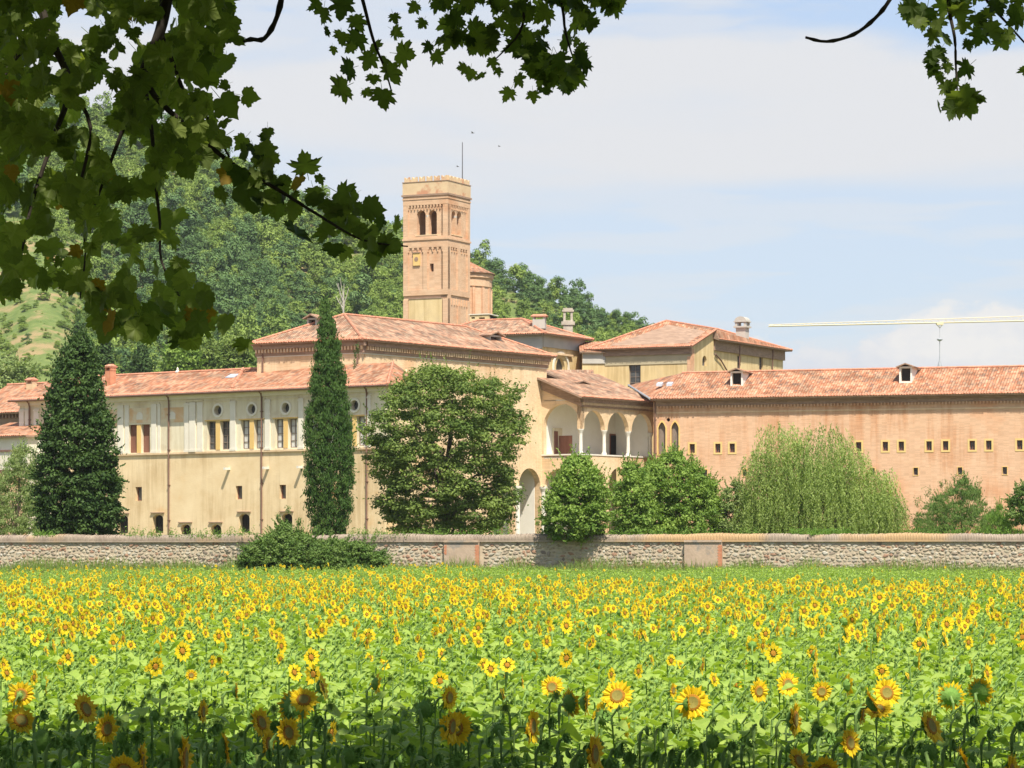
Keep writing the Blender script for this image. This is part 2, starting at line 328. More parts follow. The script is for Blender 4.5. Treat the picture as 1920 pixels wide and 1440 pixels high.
# thin summer haze round camera, field, abbey and hill
hz = bpy.data.meshes.new('haze')
hx, hy0, hy1, hz0, hz1 = 1550, -230, 1650, -70, 180
hz.from_pydata([(-hx,hy0,hz0),(hx,hy0,hz0),(hx,hy1,hz0),(-hx,hy1,hz0),(-hx,hy0,hz1),(hx,hy0,hz1),(hx,hy1,hz1),(-hx,hy1,hz1)], [], [(0,3,2,1),(4,5,6,7),(0,1,5,4),(1,2,6,5),(2,3,7,6),(3,0,4,7)])
hm = bpy.data.materials.new('haze'); hm.use_nodes = True; hn = hm.node_tree.nodes; hn.clear()
ho_ = hn.new('ShaderNodeOutputMaterial'); hv = hn.new('ShaderNodeVolumePrincipled'); hv.inputs['Density'].default_value = 0.00008; hv.inputs['Color'].default_value = (0.92,0.95,1.0,1); hv.inputs['Anisotropy'].default_value = 0.2
hm.node_tree.links.new(hv.outputs[0], ho_.inputs['Volume']); hz.materials.append(hm)
hob = bpy.data.objects.new('haze', hz); col.objects.link(hob); hob['kind'] = 'stuff'; hob['label'] = 'thin pale summer haze over field, abbey and hill'
# ---------------------------------------------------------------- terrain
WALLF = Fr.at(960, 172, -16)                          # line of the boundary wall
def wdist(x, y):                                      # metres in front of the wall line
    return (x-WALLF.o.x)*WALLF.n.x+(y-WALLF.o.y)*WALLF.n.y
def gz(x, y):
    w = wdist(np.asarray(x, float), np.asarray(y, float))
    return 1.15*(1-smooth(2, 26, w))
RIDGE = [(-900,-40),(-300,40),(0,165),(150,215),(300,262),(420,322),(520,365),(600,402),(700,437),(790,466),(900,514),(1000,545),(1060,572),(1130,606),(1200,632),(1260,680),(1400,760),(1600,850),(1900,960),(2600,1025)]
RX = [r[0] for r in RIDGE]; RY = [r[1] for r in RIDGE]
def hillz(px, D):
    """the wooded hill: rises from the plain behind the abbey to its ridge"""
    ry = np.interp(px, RX, RY); Dr = 760-0.10*np.clip(px, -900, 1400)
    D0 = 415+0.05*np.clip(px, 0, 1500)
    zr = CAMZ+(HZ-ry)*Dr/FPX
    t = np.clip((D-D0)/(Dr-D0), 0, 2.2)
    up = np.where(t < 1, 0.75*t+0.25*t*t, 1-0.55*(t-1))
    bump = 2.2*np.sin(px*0.017+D*0.011)+1.0*np.sin(px*0.031-D*0.013)
    return 1.15+(zr-1.15)*np.maximum(up, 0)+bump*np.sin(np.clip(t, 0, 1)*math.pi)
ground_m = surf('field_soil', (0.10,0.12,0.035), (0.16,0.15,0.06), 1.5, c3=(0.09,0.15,0.03), s3=0.4)
def make_ground():
    ys = np.concatenate([[-200], np.linspace(-30, 130, 17), np.linspace(134, 200, 45), [260, 415, 800, 1600]])
    xs = np.concatenate([[-1500, -900, -400], np.linspace(-120, 120, 61), [400, 900, 1500]])
    X, Y = np.meshgrid(xs, ys); Z = gz(X, Y)
    V = np.stack([X, Y, Z], -1).reshape(-1, 3); ny, nx = X.shape
    i = (np.arange(ny-1)[:, None]*nx+np.arange(nx-1)[None]).ravel()
    o = npmesh('ground', V, np.stack([i, i+1, i+nx+1, i+nx], 1), ground_m, smooth_=True); tag(o, kind='structure')
    P = np.linspace(-900, 2600, 140); T = np.linspace(0, 1, 60)
    PX, TT = np.meshgrid(P, T); Dm = 405+TT*(1150-405)
    Zh = hillz(PX, Dm); Xh = (PX-CX)*Dm/FPX
    V = np.stack([Xh, Dm, Zh], -1).reshape(-1, 3); ny, nx = PX.shape
    i = (np.arange(ny-1)[:, None]*nx+np.arange(nx-1)[None]).ravel()
    m = surf('hill_grass', (0.085,0.135,0.035), (0.17,0.21,0.065), 0.5, c3=(0.29,0.22,0.11), s3=0.16, t3=(0.5, 0.62), det=10, bump=1.0, bscale=1.2)
    o = npmesh('hill', V, np.stack([i, i+1, i+nx+1, i+nx], 1), m, smooth_=True); tag(o, kind='structure')
make_ground()

# ---------------------------------------------------------------- building pieces
def arch(s0, s1, z0, zs, n=12, pointed=False, rise=None):
    """opening outline: jambs from z0 to the springing zs, then an arch"""
    c = (s0+s1)/2; r = (s1-s0)/2; rise = rise if rise else r
    pts = [(s0, z0), (s1, z0), (s1, zs)]
    for k in range(1, n):
        a = math.pi*k/n
        h = math.sin(a)*rise
        if pointed: h = rise*(1-abs(math.cos(a))**1.6)**0.8
        pts.append((c+r*math.cos(a), zs+h))
    return pts+[(s0, zs)]
def rect(s0, s1, z0, z1): return [(s0,z0),(s1,z0),(s1,z1),(s0,z1)]
def circ(c, z, r, n=14): return [(c+r*math.cos(2*math.pi*k/n), z+r*math.sin(2*math.pi*k/n)) for k in range(n)]
def roof(parent, polys, mat, name='roof', th=0.16):
    """each poly: 3-D corners, the first two along the eave; tiles run up the slope"""
    mb = MB()
    for P in polys:
        P = [Vector(p) for p in P]; e = (P[1]-P[0]).normalized(); n = Vector((0,0,0))
        for k in range(len(P)): n += (P[k]-P[0]).cross(P[(k+1) % len(P)]-P[0])
        n.normalize(); n = n if n.z > 0 else -n
        u = n.cross(e)
        uv = [((p-P[0]).dot(e), (p-P[0]).dot(u)) for p in P]
        mb.poly(P, 0, uv); Q = [p-n*th for p in P]; mb.poly(Q[::-1], 1)
        for k in range(len(P)): a, b = k, (k+1) % len(P); mb.poly([Q[a], Q[b], P[b], P[a]], 1)
    return mb.build(name, [mat, MT['brickdark']], parent)
def eave_row(parent, a, b, slope, mat=None, sp=0.25, r=0.085, L=0.5):
    """row of rounded cover tiles whose ends show along an eave; slope: unit vector up the roof"""
    a, b, slope = Vector(a), Vector(b), Vector(slope).normalized(); t = (b-a); n = int(t.length/sp); t.normalize()
    up = t.cross(slope).normalized(); up = up if up.z > 0 else -up
    K = 5; V = []; Fc = []
    for k in range(n):
        c = a+t*(k+0.5)*sp+Vector((0,0,rnd.uniform(-.015,.015)))-slope*rnd.uniform(0.02, 0.09)
        i = len(V)
        for e in (0, L):
            for j in range(K): an = math.pi*j/(K-1); V.append(c+slope*e+t*math.cos(an)*r+up*(math.sin(an)*r+0.01))
        for j in range(K-1): Fc.append((i+j, i+j+1, i+K+j+1, i+K+j))
        Fc.append((i, i+1, i+3, i+4))
    o = npmesh('eave_tiles', np.array([tuple(v) for v in V]), np.array(Fc), mat or MT['roof_tile'], parent); tag(o, kind='stuff'); return o
def ridge_row(parent, a, b, r=0.13, name='ridge_tiles', mat=None):
    a, b = Vector(a), Vector(b); L = (b-a).length; n = max(2, int(L/0.45)); mb = MB(); t = (b-a)/n
    for k in range(n):
        p = a+t*k; mb.tube([p+Vector((0,0,0.03)), p+t*0.97+Vector((0,0,0.03))], [r*rnd.uniform(.95,1.05), r*0.85], 6)
    return tag(mb.build(name, mat or MT['roof_tile'], parent), kind='stuff')
def window(parent, F, s0, s1, z0, z1, depth, pane, frame=None, sur=None, sw=0.12, bars=(0,0), arched=False, label=None, leaf=None):
    """one window set into its opening: surround round the hole, frame and glazing bars, pane behind them"""
    mb = MB(); fm = frame or MT['woodgrey']; mats = [fm, sur or fm]
    out = (lambda g: arch(s0-g, s1+g, z0-g, z1-(s1-s0)/2, 10)) if arched else (lambda g: rect(s0-g, s1+g, z0-g, z1+g))
    w = 0.07
    inner = arch(s0+w, s1-w, z0+w, z1-(s1-s0)/2, 10) if arched else rect(s0+w, s1-w, z0+w, z1-w)
    mb.slab(F, out(-0.002), [inner], -depth+0.05, -depth-0.02, 0)
    for k in range(bars[0]):
        s = s0+(s1-s0)*(k+1)/(bars[0]+1); mb.box(F, s-0.025, s+0.025, z0+w, z1-w, -depth-0.01, -depth+0.04, 0)
    for k in range(bars[1]):
        z = z0+(z1-z0)*(k+1)/(bars[1]+1); mb.box(F, s0+w, s1-w, z-0.025, z+0.025, -depth-0.012, -depth+0.036, 0)
    if sur: mb.slab(F, out(sw), [out(0.0)], 0.035, -0.05, 1)
    o = mb.build('window', mats, parent)
    if label: o['label'] = label
    pb = MB(); pb.slab(F, inner, [], -depth-0.02, -depth-0.05, 0); pb.build('pane', pane, o)
    return o
def chimney(parent, F, s, z0, z1, w, d, mat, dd=0.5, cap=MT['roof_tile'], name='chimney'):
    mb = MB(); mb.box(F, s-w/2, s+w/2, z0, z1-0.45, d-dd, d, 0)
    for q in (-1, 1): mb.box(F, s+q*w*0.42-0.08, s+q*w*0.42+0.08, z1-0.45, z1-0.2, d-dd, d, 0)
    mb.box(F, s-w*0.62, s+w*0.62, z1-0.2, z1-0.1, d-dd-.12, d+.12, 1)
    P = [F.p(s-w*.66, z1-.1, d+.15), F.p(s+w*.66, z1-.1, d+.15), F.p(s+w*.66, z1-.1, d-dd-.15), F.p(s-w*.66, z1-.1, d-dd-.15)]
    A, B = F.p(s-w*.5, z1+.12, d-dd/2), F.p(s+w*.5, z1+.12, d-dd/2)
    mb.poly([P[0],P[1],B,A], 1); mb.poly([P[2],P[3],A,B], 1); mb.poly([P[1],P[2],B], 1); mb.poly([P[3],P[0],A], 1)
    return mb.build(name, [mat, cap], parent)
def dormer(parent, F, s, z0, z1, w, d_front, d_back, wallm, roofm, rh=0.35):
    """roof dormer facing out of F with a small gabled tile roof"""
    o = MB(); f = 0.15
    o.box(F, s-w/2, s-w/2+f, z0, z1, d_back, d_front); o.box(F, s+w/2-f, s+w/2, z0, z1, d_back, d_front)
    o.box(F, s-w/2+f, s+w/2-f, z1-f, z1, d_back, d_front-0.01); o.box(F, s-w/2+f, s+w/2-f, z0, z0+f, d_back, d_front-0.01)
    dm = o.build('dormer', wallm, parent)
    b = MB(); b.box(F, s-w/2+f, s+w/2-f, z0+f, z1-f, d_front-0.55, d_front-0.5); b.build('opening', MT['dark'], dm)
    e = 0.28; ze = z1-0.02
    A, B = F.p(s, z1+rh, d_front+e), F.p(s, z1+rh, d_back)
    roof(dm, [[F.p(s-w/2-e, ze, d_front+e), F.p(s-w/2-e, ze, d_back), B, A], [F.p(s+w/2+e, ze, d_back), F.p(s+w/2+e, ze, d_front+e), A, B]], roofm, 'dormer_roof', 0.1)
    return dm
def pipe(parent, F, s, z0, z1, d=0.12, r=0.07):
    mb = MB(); mb.tube([F.p(s, z1+.25, d+.45), F.p(s, z1, d+0.1), F.p(s, z1-.35, d), F.p(s, z0, d)], r, 7)
    for k in range(5): z = z0+(z1-z0)*(k+.5)/5; mb.box(F, s-r*1.5, s+r*1.5, z-.03, z+.03, 0.0, d+r*1.2)
    return mb.build('downpipe', MT['copper'], parent)
GB = 1.0   # ground level under the buildings

# ================================================================ painted wing on the left
LW = Fr.at(711, 235, -36)
lw = thing('monastery_wing', LW.p(-15, GB), 'long cream and ochre wing with painted upper storey and oculus windows, left of the cypress', 'building', 'abbey buildings')
L0, L1 = LW.s(37), 0.6
ze = LW.z(711, 724)
def zl(py, at=409): return LW.z(at, py)
zbelt = zl(847.5)
holes = []; wins = []
pairs = [(409,0),(472.5,1),(536,1),(600,1),(665,1)]
zw0, zw1, zo = zl(843), zl(789.5), zl(769.5)
for c, kind in pairs:
    for a, b in ((c-21, c-4), (c+4, c+21)):
        s0, s1 = LW.s(a), LW.s(b); holes.append(rect(s0, s1, zw0, zw1)); wins.append((s0, s1, zw0, zw1, kind))
    holes.append(circ(LW.s(c), zo, 0.42))
sh = []
for a, b in ((241,257),(265,281)):
    s0, s1 = LW.s(a), LW.s(b); holes.append(rect(s0, s1, LW.z(260,849), LW.z(260,796))); sh.append((s0, s1, LW.z(260,849), LW.z(260,796)))
small = []
for px, py0, py1 in ((260,913,939),(448,911,936),(530,909,935)):
    s0, s1 = LW.s(px-6), LW.s(px+6); h = (s0, s1, LW.z(px,py1), LW.z(px,py0)); small.append(h); holes.append(rect(*h))
low = []
for px in (230, 296, 458, 538):
    s0, s1 = LW.s(px-10), LW.s(px+10); t = zl(963.5, 458); h = (s0, s1, t-1.55, t); low.append(h); holes.append(arch(s0, s1, t-1.55, t-.35, 8, rise=.35))
lun = []
for px in (348, 405):
    s0, s1 = LW.s(px-10), LW.s(px+10); t = LW.z(px, 983); h = (s0, s1, t-1.0, t); lun.append(h); holes.append(arch(s0, s1, t-1.0, t-.45, 8, rise=.45))
mb = MB()
up = [h for h in holes if min(p[1] for p in h) > zbelt-0.05]; dn = [h for h in holes if h not in up]
mb.slab(LW, rect(L0, L1, zbelt, ze), up, 0, -0.6, 1, 1); mb.slab(LW, rect(L0, L1, GB-1, zbelt), dn, 0, -0.6, 0, 0)
LWdep = 4.6; LWd2 = 9.0; Lm = LW.s(470)
sd = Fr(LW.p(L1,0).x, LW.p(L1,0).y, 54); sl = Fr(LW.p(L0,0).x, LW.p(L0,0).y, 54)
mb.box(sd, 0.6, LWdep, GB-1, ze, -0.5, 0, 0); mb.box(sl, 0.6, LWd2, GB-1, ze, -0.5, 0, 1)
mb.box(LW, L0+.5, Lm, GB-1, ze, -LWd2, -LWd2+.5, 0); mb.slab(LW, [(LW.s(660),GB-1),(L1,GB-1),(L1,ze),(L1-1.6,ze+1.6),(LW.s(660),ze+1.6)], [], -LWdep, -LWdep-.3, 0)
mb.build('wall', [MT['ochre'], MT['cream']], lw)
mb = MB(); mb.box(LW, L0+.5, L1-.5, zbelt-.3, zbelt-.1, -LWdep+.3, -.62); mb.box(LW, L0+.5, L1-.5, GB, GB+.2, -LWdep+.3, -.62); mb.build('inner_floor', MT['woodgrey'], lw)
# belt course, architrave, cornice
mb = MB(); mb.box(LW, L0-.06, L1+.06, zbelt-.10, zbelt+.06, -0.02, 0.14); mb.box(LW, L0-.04, L1+.04, zbelt-.18, zbelt-.102, -0.02, 0.07); mb.build('belt_course', MT['brickcream'], lw)
mb = MB(); za = zl(752)
for a, b in ((200,300),(303,350),(383,433),(446,498),(509,561),(570,622),(632,700)): mb.box(LW, LW.s(a), LW.s(b), za-.03, za+.07, -0.02, 0.09)
mb.box(LW, LW.s(350.3), LW.s(382), za+.03, za+.16, -0.02, 0.13)
mb.build('architrave', MT['cream'], lw)
mb = MB(); mb.box(LW, L0-.1, L1+.1, ze-.42, ze-.16, -.02, .16); mb.box(LW, L0-.2, L1+.2, ze-.158, ze, -.02, .34); mb.build('cornice', MT['creamwhite'], lw)
for a, b, d in ((37.5,46,.12),(48,54,.07),(64,73,.07),(222,232,.10),(235,242,.05),(285,294,.10),(296,301,.05),(347,355,.10),(357,368,.16),(371,381,.10),(433,443,.12),(498,507.5,.12),(561,570,.12),(622,631,.12),(686,696,.12)):
    m = MB(); s0, s1 = LW.s(a), LW.s(b); m.box(LW, s0, s1, zbelt+.062, za-.032, -.02, d); m.box(LW, s0-.05, s1+.05, za-.26, za-.12, -.01, d+.05); m.box(LW, s0-.05, s1+.05, zbelt+.064, zbelt+.26, -.01, d+.04)
    m.build('pilaster', MT['creamwhite'], lw)
for c, kind in pairs:
    m = MB(); s = LW.s(c); m.slab(LW, circ(s, zo, .60, 18), [circ(s, zo, .42, 18)], .07, -.05); r_ = m.build('oculus', MT['creamwhite'], lw)
    m = MB(); m.slab(LW, circ(s, zo, .415), [], -.45, -.5); m.box(LW, s-.02, s+.02, zo-.4, zo+.4, -.44, -.40); m.box(LW, s-.4, s+.4, zo-.02, zo+.02, -.438, -.398); m.build('pane', MT['glassdark'], r_)
    m = MB(); m.box(LW, LW.s(c-3.9), LW.s(c+3.9), zw0, zw1, -.02, .05); m.box(LW, LW.s(c-24), LW.s(c+24), zw1+.01, zw1+.12, -.02, .09); m.build('mullion', MT['golden'], lw)
for s0, s1, z0, z1, k in wins:
    window(lw, LW, s0, s1, z0, z1, .38, MT['curtain'] if k else MT['glassdark'], MT['woodgrey'], bars=(1, 3), label='dark uncurtained window' if not k else 'window with pale curtain')
for s0, s1, z0, z1 in sh:
    m = MB(); m.box(LW, s0, s1, z0, z1, -.34, -.28)
    for q in range(5): ss = s0+(s1-s0)*(q+.5)/5; m.box(LW, ss-.012, ss+.012, z0, z1, -.282, -.262)
    o = m.build('shutter', MT['woodbrown'], lw); o['label'] = 'closed brown wooden shutter'
m = MB(); m.box(LW, sh[0][1]+.02, sh[1][0]-.02, sh[0][2], sh[0][3], -.02, .06); m.build('mullion', MT['golden'], lw)
for a, b, y0, y1 in ((243,282,765,793),(303,344,764,792),(205,219,768,800)):
    m = MB(); s0, s1 = LW.s(a), LW.s(b); z0, z1 = LW.z((a+b)/2, y1), LW.z((a+b)/2, y0); m.slab(LW, rect(s0, s1, z0, z1), [], .02, -.02)
    if b-a > 20: m.slab(LW, arch((s0+s1)/2-.36, (s0+s1)/2+.36, z0+.28, z0+.62, 10, rise=.3), [], .06, .02, 1)
    o = m.build('fresco_panel', [MT['stain'], MT['creamwhite']], lw); o['label'] = 'faded orange painted panel'
for h in small: window(lw, LW, *h, .32, MT['glassdark'], MT['woodbrown'])
for s0, s1, z0, z1 in low+lun:
    m = MB(); m.slab(LW, rect(s0, s1, z0, z1), [], -.42, -.46)
    for q in range(4): ss = s0+(s1-s0)*(q+.5)/4; m.tube([LW.p(ss, z0, -.3), LW.p(ss, z1-.1, -.3)], .018, 4)
    w_ = m.build('barred_window', MT['dark'], lw)
    m = MB(); m.box(LW, s0-.15, s1+.15, z1+.12, z1+.2, -.02, .14); m.build('hood', MT['brickdark'], w_)
for px, py in ((430,879),(503,877.5),(567,876)):
    m = MB(); s, z = LW.s(px), LW.z(px, py); m.box(LW, s-.11, s+.11, z-.1, z+.1, -.1, .62); m.build('bracket', MT['stonewhite'], lw)
for px in (318, 492, 689, 57): pipe(lw, LW, LW.s(px), GB, ze-.2)
# roof
ov = 0.85; rd = 4.6; rise = LW.z(470, 692, -rd)-ze
zr = ze+rise; sl_ = rise/(rd+ov)
e0, e1 = LW.p(L0-.5, ze+.05, ov), LW.p(L1+.9, ze+.05, ov)
r0, r1 = LW.p(L0-.5, zr, -rd), LW.p(LW.s(737,-rd), zr, -rd)
b0, b1 = LW.p(L0-.5, ze+.05, -LWd2-.5), LW.p(L1+.9, ze+.05, -LWdep)
rm, bm = LW.p(Lm, zr, -rd), LW.p(Lm, ze+.05, -LWd2-.5)
roof(lw, [[e0, e1, r1, r0], [bm, b0, r0, rm], [e1, b1, r1]], MT['roof_red'])
upv = (r0-e0).normalized(); eave_row(lw, e0, e1, Vector((LW.n.x*-(rd+ov), LW.n.y*-(rd+ov), rise)))
ridge_row(lw, r0, rm); ridge_row(lw, e1, r1)
q = LW.p(LW.s(441, ov-.3), 0, 0); ridge_row(lw, LW.p(LW.s(434), ze+.30, ov-.9), LW.p(LW.s(481, -6), zr+.02, -rd+.3), .16, 'verge_tiles')
m = MB(); m.tube([e0+Vector((0,0,-.06))+LW.n*.08, e1+Vector((0,0,-.06))+LW.n*.08], .09, 8); m.build('gutter', MT['copper'], lw)
s = LW.s(205, -2.2); zc_ = ze+rise*(2.2+ov)/(rd+ov); chimney(lw, LW, s, zc_-.6, LW.z(205, 685, -2.2), .62, -2.0, MT['redbrick'], .7)
m = MB(); c = LW.p(LW.s(333, -rd), zr, -rd); m.lathe(c, [(.22,0),(.20,.12),(.09,.2),(.10,.3),(.02,.48)], 8); m.build('finial', MT['stonewhite'], lw)
m = MB()
s0, s1 = LW.s(427, -2.8), LW.s(443, -2.8)
def rz(d): return ze+rise*(ov-d)/(rd+ov)
m.hexa([LW.p(s0, rz(-2.5)+.04, -2.5), LW.p(s1, rz(-2.5)+.04, -2.5), LW.p(s1, rz(-3.2)+.04, -3.2), LW.p(s0, rz(-3.2)+.04, -3.2), LW.p(s0, rz(-2.5)+.12, -2.5), LW.p(s1, rz(-2.5)+.12, -2.5), LW.p(s1, rz(-3.2)+.12, -3.2), LW.p(s0, rz(-3.2)+.12, -3.2)])
m.build('skylight', MT['glint'], lw)

# ================================================================ low buildings at the far left
FLm = Fr.at(50, 270, -36)
fl = thing('farm_building', FLm.p(-4, GB), 'low red tiled building with small chimney at the far left, behind the painted wing', 'building', 'abbey buildings')
zf = FLm.z(20, 774); s0, s1 = FLm.s(-60), FLm.s(100)
m = MB(); m.box(FLm, s0, s1, GB-1, zf, -10, 0); m.build('wall', MT['creamwhite'], fl)
m = MB(); m.box(FLm, s0, s1, zf-1.1, zf-.02, -.02, .1)
for k in range(26): s = s0+(s1-s0)*(k+.5)/26; m.box(FLm, s-.06, s+.06, zf-.5, zf-.05, .1, .35)
m.build('eaves_cornice', MT['brickdark'], fl)
zt = FLm.z(20, 721.5, -5.5)
roof(fl, [[FLm.p(s0-.4, zf, .7), FLm.p(s1+.4, zf, .7), FLm.p(s1+.4, zt, -5.5), FLm.p(s0-.4, zt, -5.5)], [FLm.p(s1+.4, zf, -11), FLm.p(s0-.4, zf, -11), FLm.p(s0-.4, zt, -5.5), FLm.p(s1+.4, zt, -5.5)]], MT['roof_red'])
eave_row(fl, FLm.p(s0-.4, zf, .7), FLm.p(s1+.4, zf, .7), FLm.p(0, zt, -5.5)-FLm.p(0, zf, .7)); ridge_row(fl, FLm.p(s0-.4, zt, -5.5), FLm.p(s1+.4, zt, -5.5))
chimney(fl, FLm, FLm.s(59, -4.5), zt-.8, FLm.z(59, 710, -4.3), .8, -4.2, MT['brickcream'], .6)
AN = Fr.at(51, 253, -36)
an = thing('annex', AN.p(-2, GB), 'cream annex with two thin string courses and sloping tile roof at the left edge', 'building', 'abbey buildings')
zf = AN.z(51, 817); s0, s1 = AN.s(-60), 0
m = MB(); m.box(AN, s0, s1, GB-1, zf, -3.5, 0); m.build('wall', MT['creamwhite'], an)
m = MB(); zz = AN.z(25, 845); m.box(AN, s0, s1+.05, zz-.08, zz+.08, -.02, .12); zz = AN.z(25, 882); m.box(AN, s0, s1+.05, zz-.08, zz+.08, -.02, .12); m.build('string_course', MT['copper'], an)
m = MB(); m.box(AN, s0, s1, GB-.9, AN.z(25, 884), -.02, .03); m.build('plinth', MT['stain'], an)
za2 = AN.z(0, 795, -5)
roof(an, [[AN.p(s0-.2, zf, .45), AN.p(s1+.3, zf, .45), AN.p(s1+.3, zf+.05, -1.0), AN.p(s1-3.2, za2+.1, -5.2), AN.p(s0-.2, za2+.1, -5.2)]], MT['roof_red'])
eave_row(an, AN.p(s0-.2, zf, .45), AN.p(s1+.3, zf, .45), Vector((-AN.n.x*5, -AN.n.y*5, za2-zf)))

# ================================================================ refectory: tall pale brick block
BC = ray(677, LW.D(677, -4.7)); BL = Fr(BC[0], BC[1], -30); BR = Fr(BC[0], BC[1], 53)
bb = thing('refectory_block', (BC[0], BC[1], GB), 'tall pale brick block with brown hipped roof behind the cypress and the round tree', 'building', 'abbey buildings')
ze = BR.z(677, 637); Lr = BR.s(1025); Ll = BL.s(482)
mb = MB(); mb.slab(BL, rect(Ll, 0, GB-1, ze), [], 0, -.5)
hs = []
zt_ = BR.z(993, 878)
for a, b in ((973,1013),(926,964)):
    s0, s1 = BR.s(a), BR.s(b); hs.append(arch(s0, s1, GB-1.0, zt_-(s1-s0)/2, 14))
mb.slab(BR, rect(.5, Lr, GB-1.001, ze), hs, 0, -.6)
W_ = -Ll; bk = Fr(BL.p(Ll,0).x, BL.p(Ll,0).y, 60)
mb.box(bk, .5, Lr, GB-1, ze, 0, .5)
mb.box(BL, Ll+.5, -.6, GB-1, ze, -Lr+1.5, -Lr+2)
mb.build('wall', [MT['brickcream']], bb)
m = MB(); s0, s1 = BR.s(900), BR.s(1016)
m.box(BR, s0, s1, GB-.9, BR.z(993, 870), -4.0, -3.7); m.box(BR, s0, s0+.3, GB-.9, BR.z(993, 870), -3.7, -.62); m.box(BR, s1-.3, s1, GB-.9, BR.z(993, 870), -3.7, -.62)
m.box(BR, s0, s1, BR.z(993, 868), BR.z(993, 866), -4.0, -.62); m.box(BR, s0, s1, GB-.3, GB-.1, -4, 1); m.build('arcade_room', MT['white'], bb)
for px in (968.5, 1017):
    s = BR.s(px); zc_ = zt_-(BR.s(1013)-BR.s(973))/2
    m = MB(); m.lathe(BR.p(s, GB-.2, .12), [(.34,0),(.34,.3),(.24,.45),(.22,zc_-GB-.5),(.24,zc_-GB-.3),(.38,zc_-GB),(.40,zc_-GB+.2)], 12); m.build('column', MT['stonewhite'], bb)
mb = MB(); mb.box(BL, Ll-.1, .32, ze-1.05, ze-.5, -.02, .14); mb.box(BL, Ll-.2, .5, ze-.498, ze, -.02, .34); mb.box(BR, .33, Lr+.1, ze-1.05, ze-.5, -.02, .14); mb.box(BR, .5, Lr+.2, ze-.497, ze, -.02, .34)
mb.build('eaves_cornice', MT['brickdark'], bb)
mb = MB()
k = Ll
while k < .3: mb.box(BL, k, k+.14, ze-.80, ze-.502, .1, .30); k += .32
k = .5
while k < Lr: mb.box(BR, k, k+.14, ze-.80, ze-.502, .1, .30); k += .32
tag(mb.build('dentils', MT['brickcream'], bb), kind='stuff')
mb = MB(); mb.box(BR, .2, Lr+.05, ze-1.15, ze-1.052, -.02, .06); mb.box(BL, Ll, .1, ze-1.15, ze-1.052, -.02, .061); mb.build('string_course', MT['stonewhite'], bb)
o_ = .65; A = BL.p(Ll-o_, ze, o_); B = BL.p(o_, ze, o_)+BR.n*0; B = Vector((BC[0], BC[1], ze))+(BL.n+BR.n).normalized()*0+BL.n*o_+BL.t*o_*.9; C_ = BR.p(Lr+o_, ze, o_); Dp = Vector((BL.p(Ll, 0).x, BL.p(Ll, 0).y, ze))+BR.t*(Lr+o_)-BL.t*o_
zap = zat(592.5, 250)
mid = W_/2+o_
R1 = Vector((BC[0], BC[1], 0))-BL.t*(W_/2)+BR.t*4.6; R1.z = zap
R2 = Vector((BC[0], BC[1], 0))-BL.t*(W_/2)+BR.t*(Lr-4.6); R2.z = zap
roof(bb, [[A, B, R1], [B, C_, R2, R1], [C_, Dp, R2], [Dp, A, R1, R2]], MT['roof_brown'])
eave_row(bb, A, B, (R1-(A+B)/2)); eave_row(bb, B, C_, ((R1+R2)/2-(B+C_)/2))
for a, b in ((A,R1),(B,R1),(R1,R2),(C_,R2)): ridge_row(bb, a, b)
dormer(bb, BR, BR.s(921, -2.6), zat(643, 258), zat(625, 258), 1.7, -2.1, -4.4, MT['greyplaster'], MT['roof_brown'])
dormer(bb, BL, BL.s(592, -3.2), zat(625, 250), zat(600, 250), 1.0, -2.6, -4.4, MT['greyplaster'], MT['roof_brown'])
for F_, s in ((BL, BL.s(494)), (BL, BL.s(672))): pipe(bb, F_, s, GB+12, ze-.3)

# ================================================================ loggia block
G0 = BR.p(BR.s(1016), 0); gF = Fr(G0.x, G0.y, -37)
LU = gF.s(1090); G1 = gF.p(LU, 0); gS = Fr(G1.x, G1.y, 53); LV = gS.s(1225)
lg = thing('loggia_block', (G1.x, G1.y, GB), 'two storey loggia with white arcades between tall pale block and long brick wing', 'building', 'abbey buildings')
zE = gS.z(1092, 745); zH = gF.z(1015, 713)
zsill = gS.z(1090, 853); zs = gS.z(1137, 806.5)
ra = LV/6-.22
# front gable face, one big arch
zsb = gF.z(1050, 800)
mb = MB(); a0, a1 = .18, LU-.30
top = [(LU, zsill), (LU, zE), (0, zH), (0, zsill)]
a1 = LU-.12; oa = [(0,zsill),(a0,zsill),(a0,zsb)]
for k in range(1, 18): an_ = math.pi*(1-k/18); oa.append(((a0+a1)/2+(a1-a0)/2*math.cos(an_), zsb+(a1-a0)/2*math.sin(an_)))
mb.slab(gF, oa+[(a1,zsb),(a1,zs),(LU,zs),(LU,zE),(0,zH)], [], 0, -.45)
low1 = arch(.25, LU-.35, GB-1, gF.z(1050, 915), 16, rise=1.75)
mb.slab(gF, rect(0, LU, GB-1.01, zsill-.002), [low1], 0, -.45)
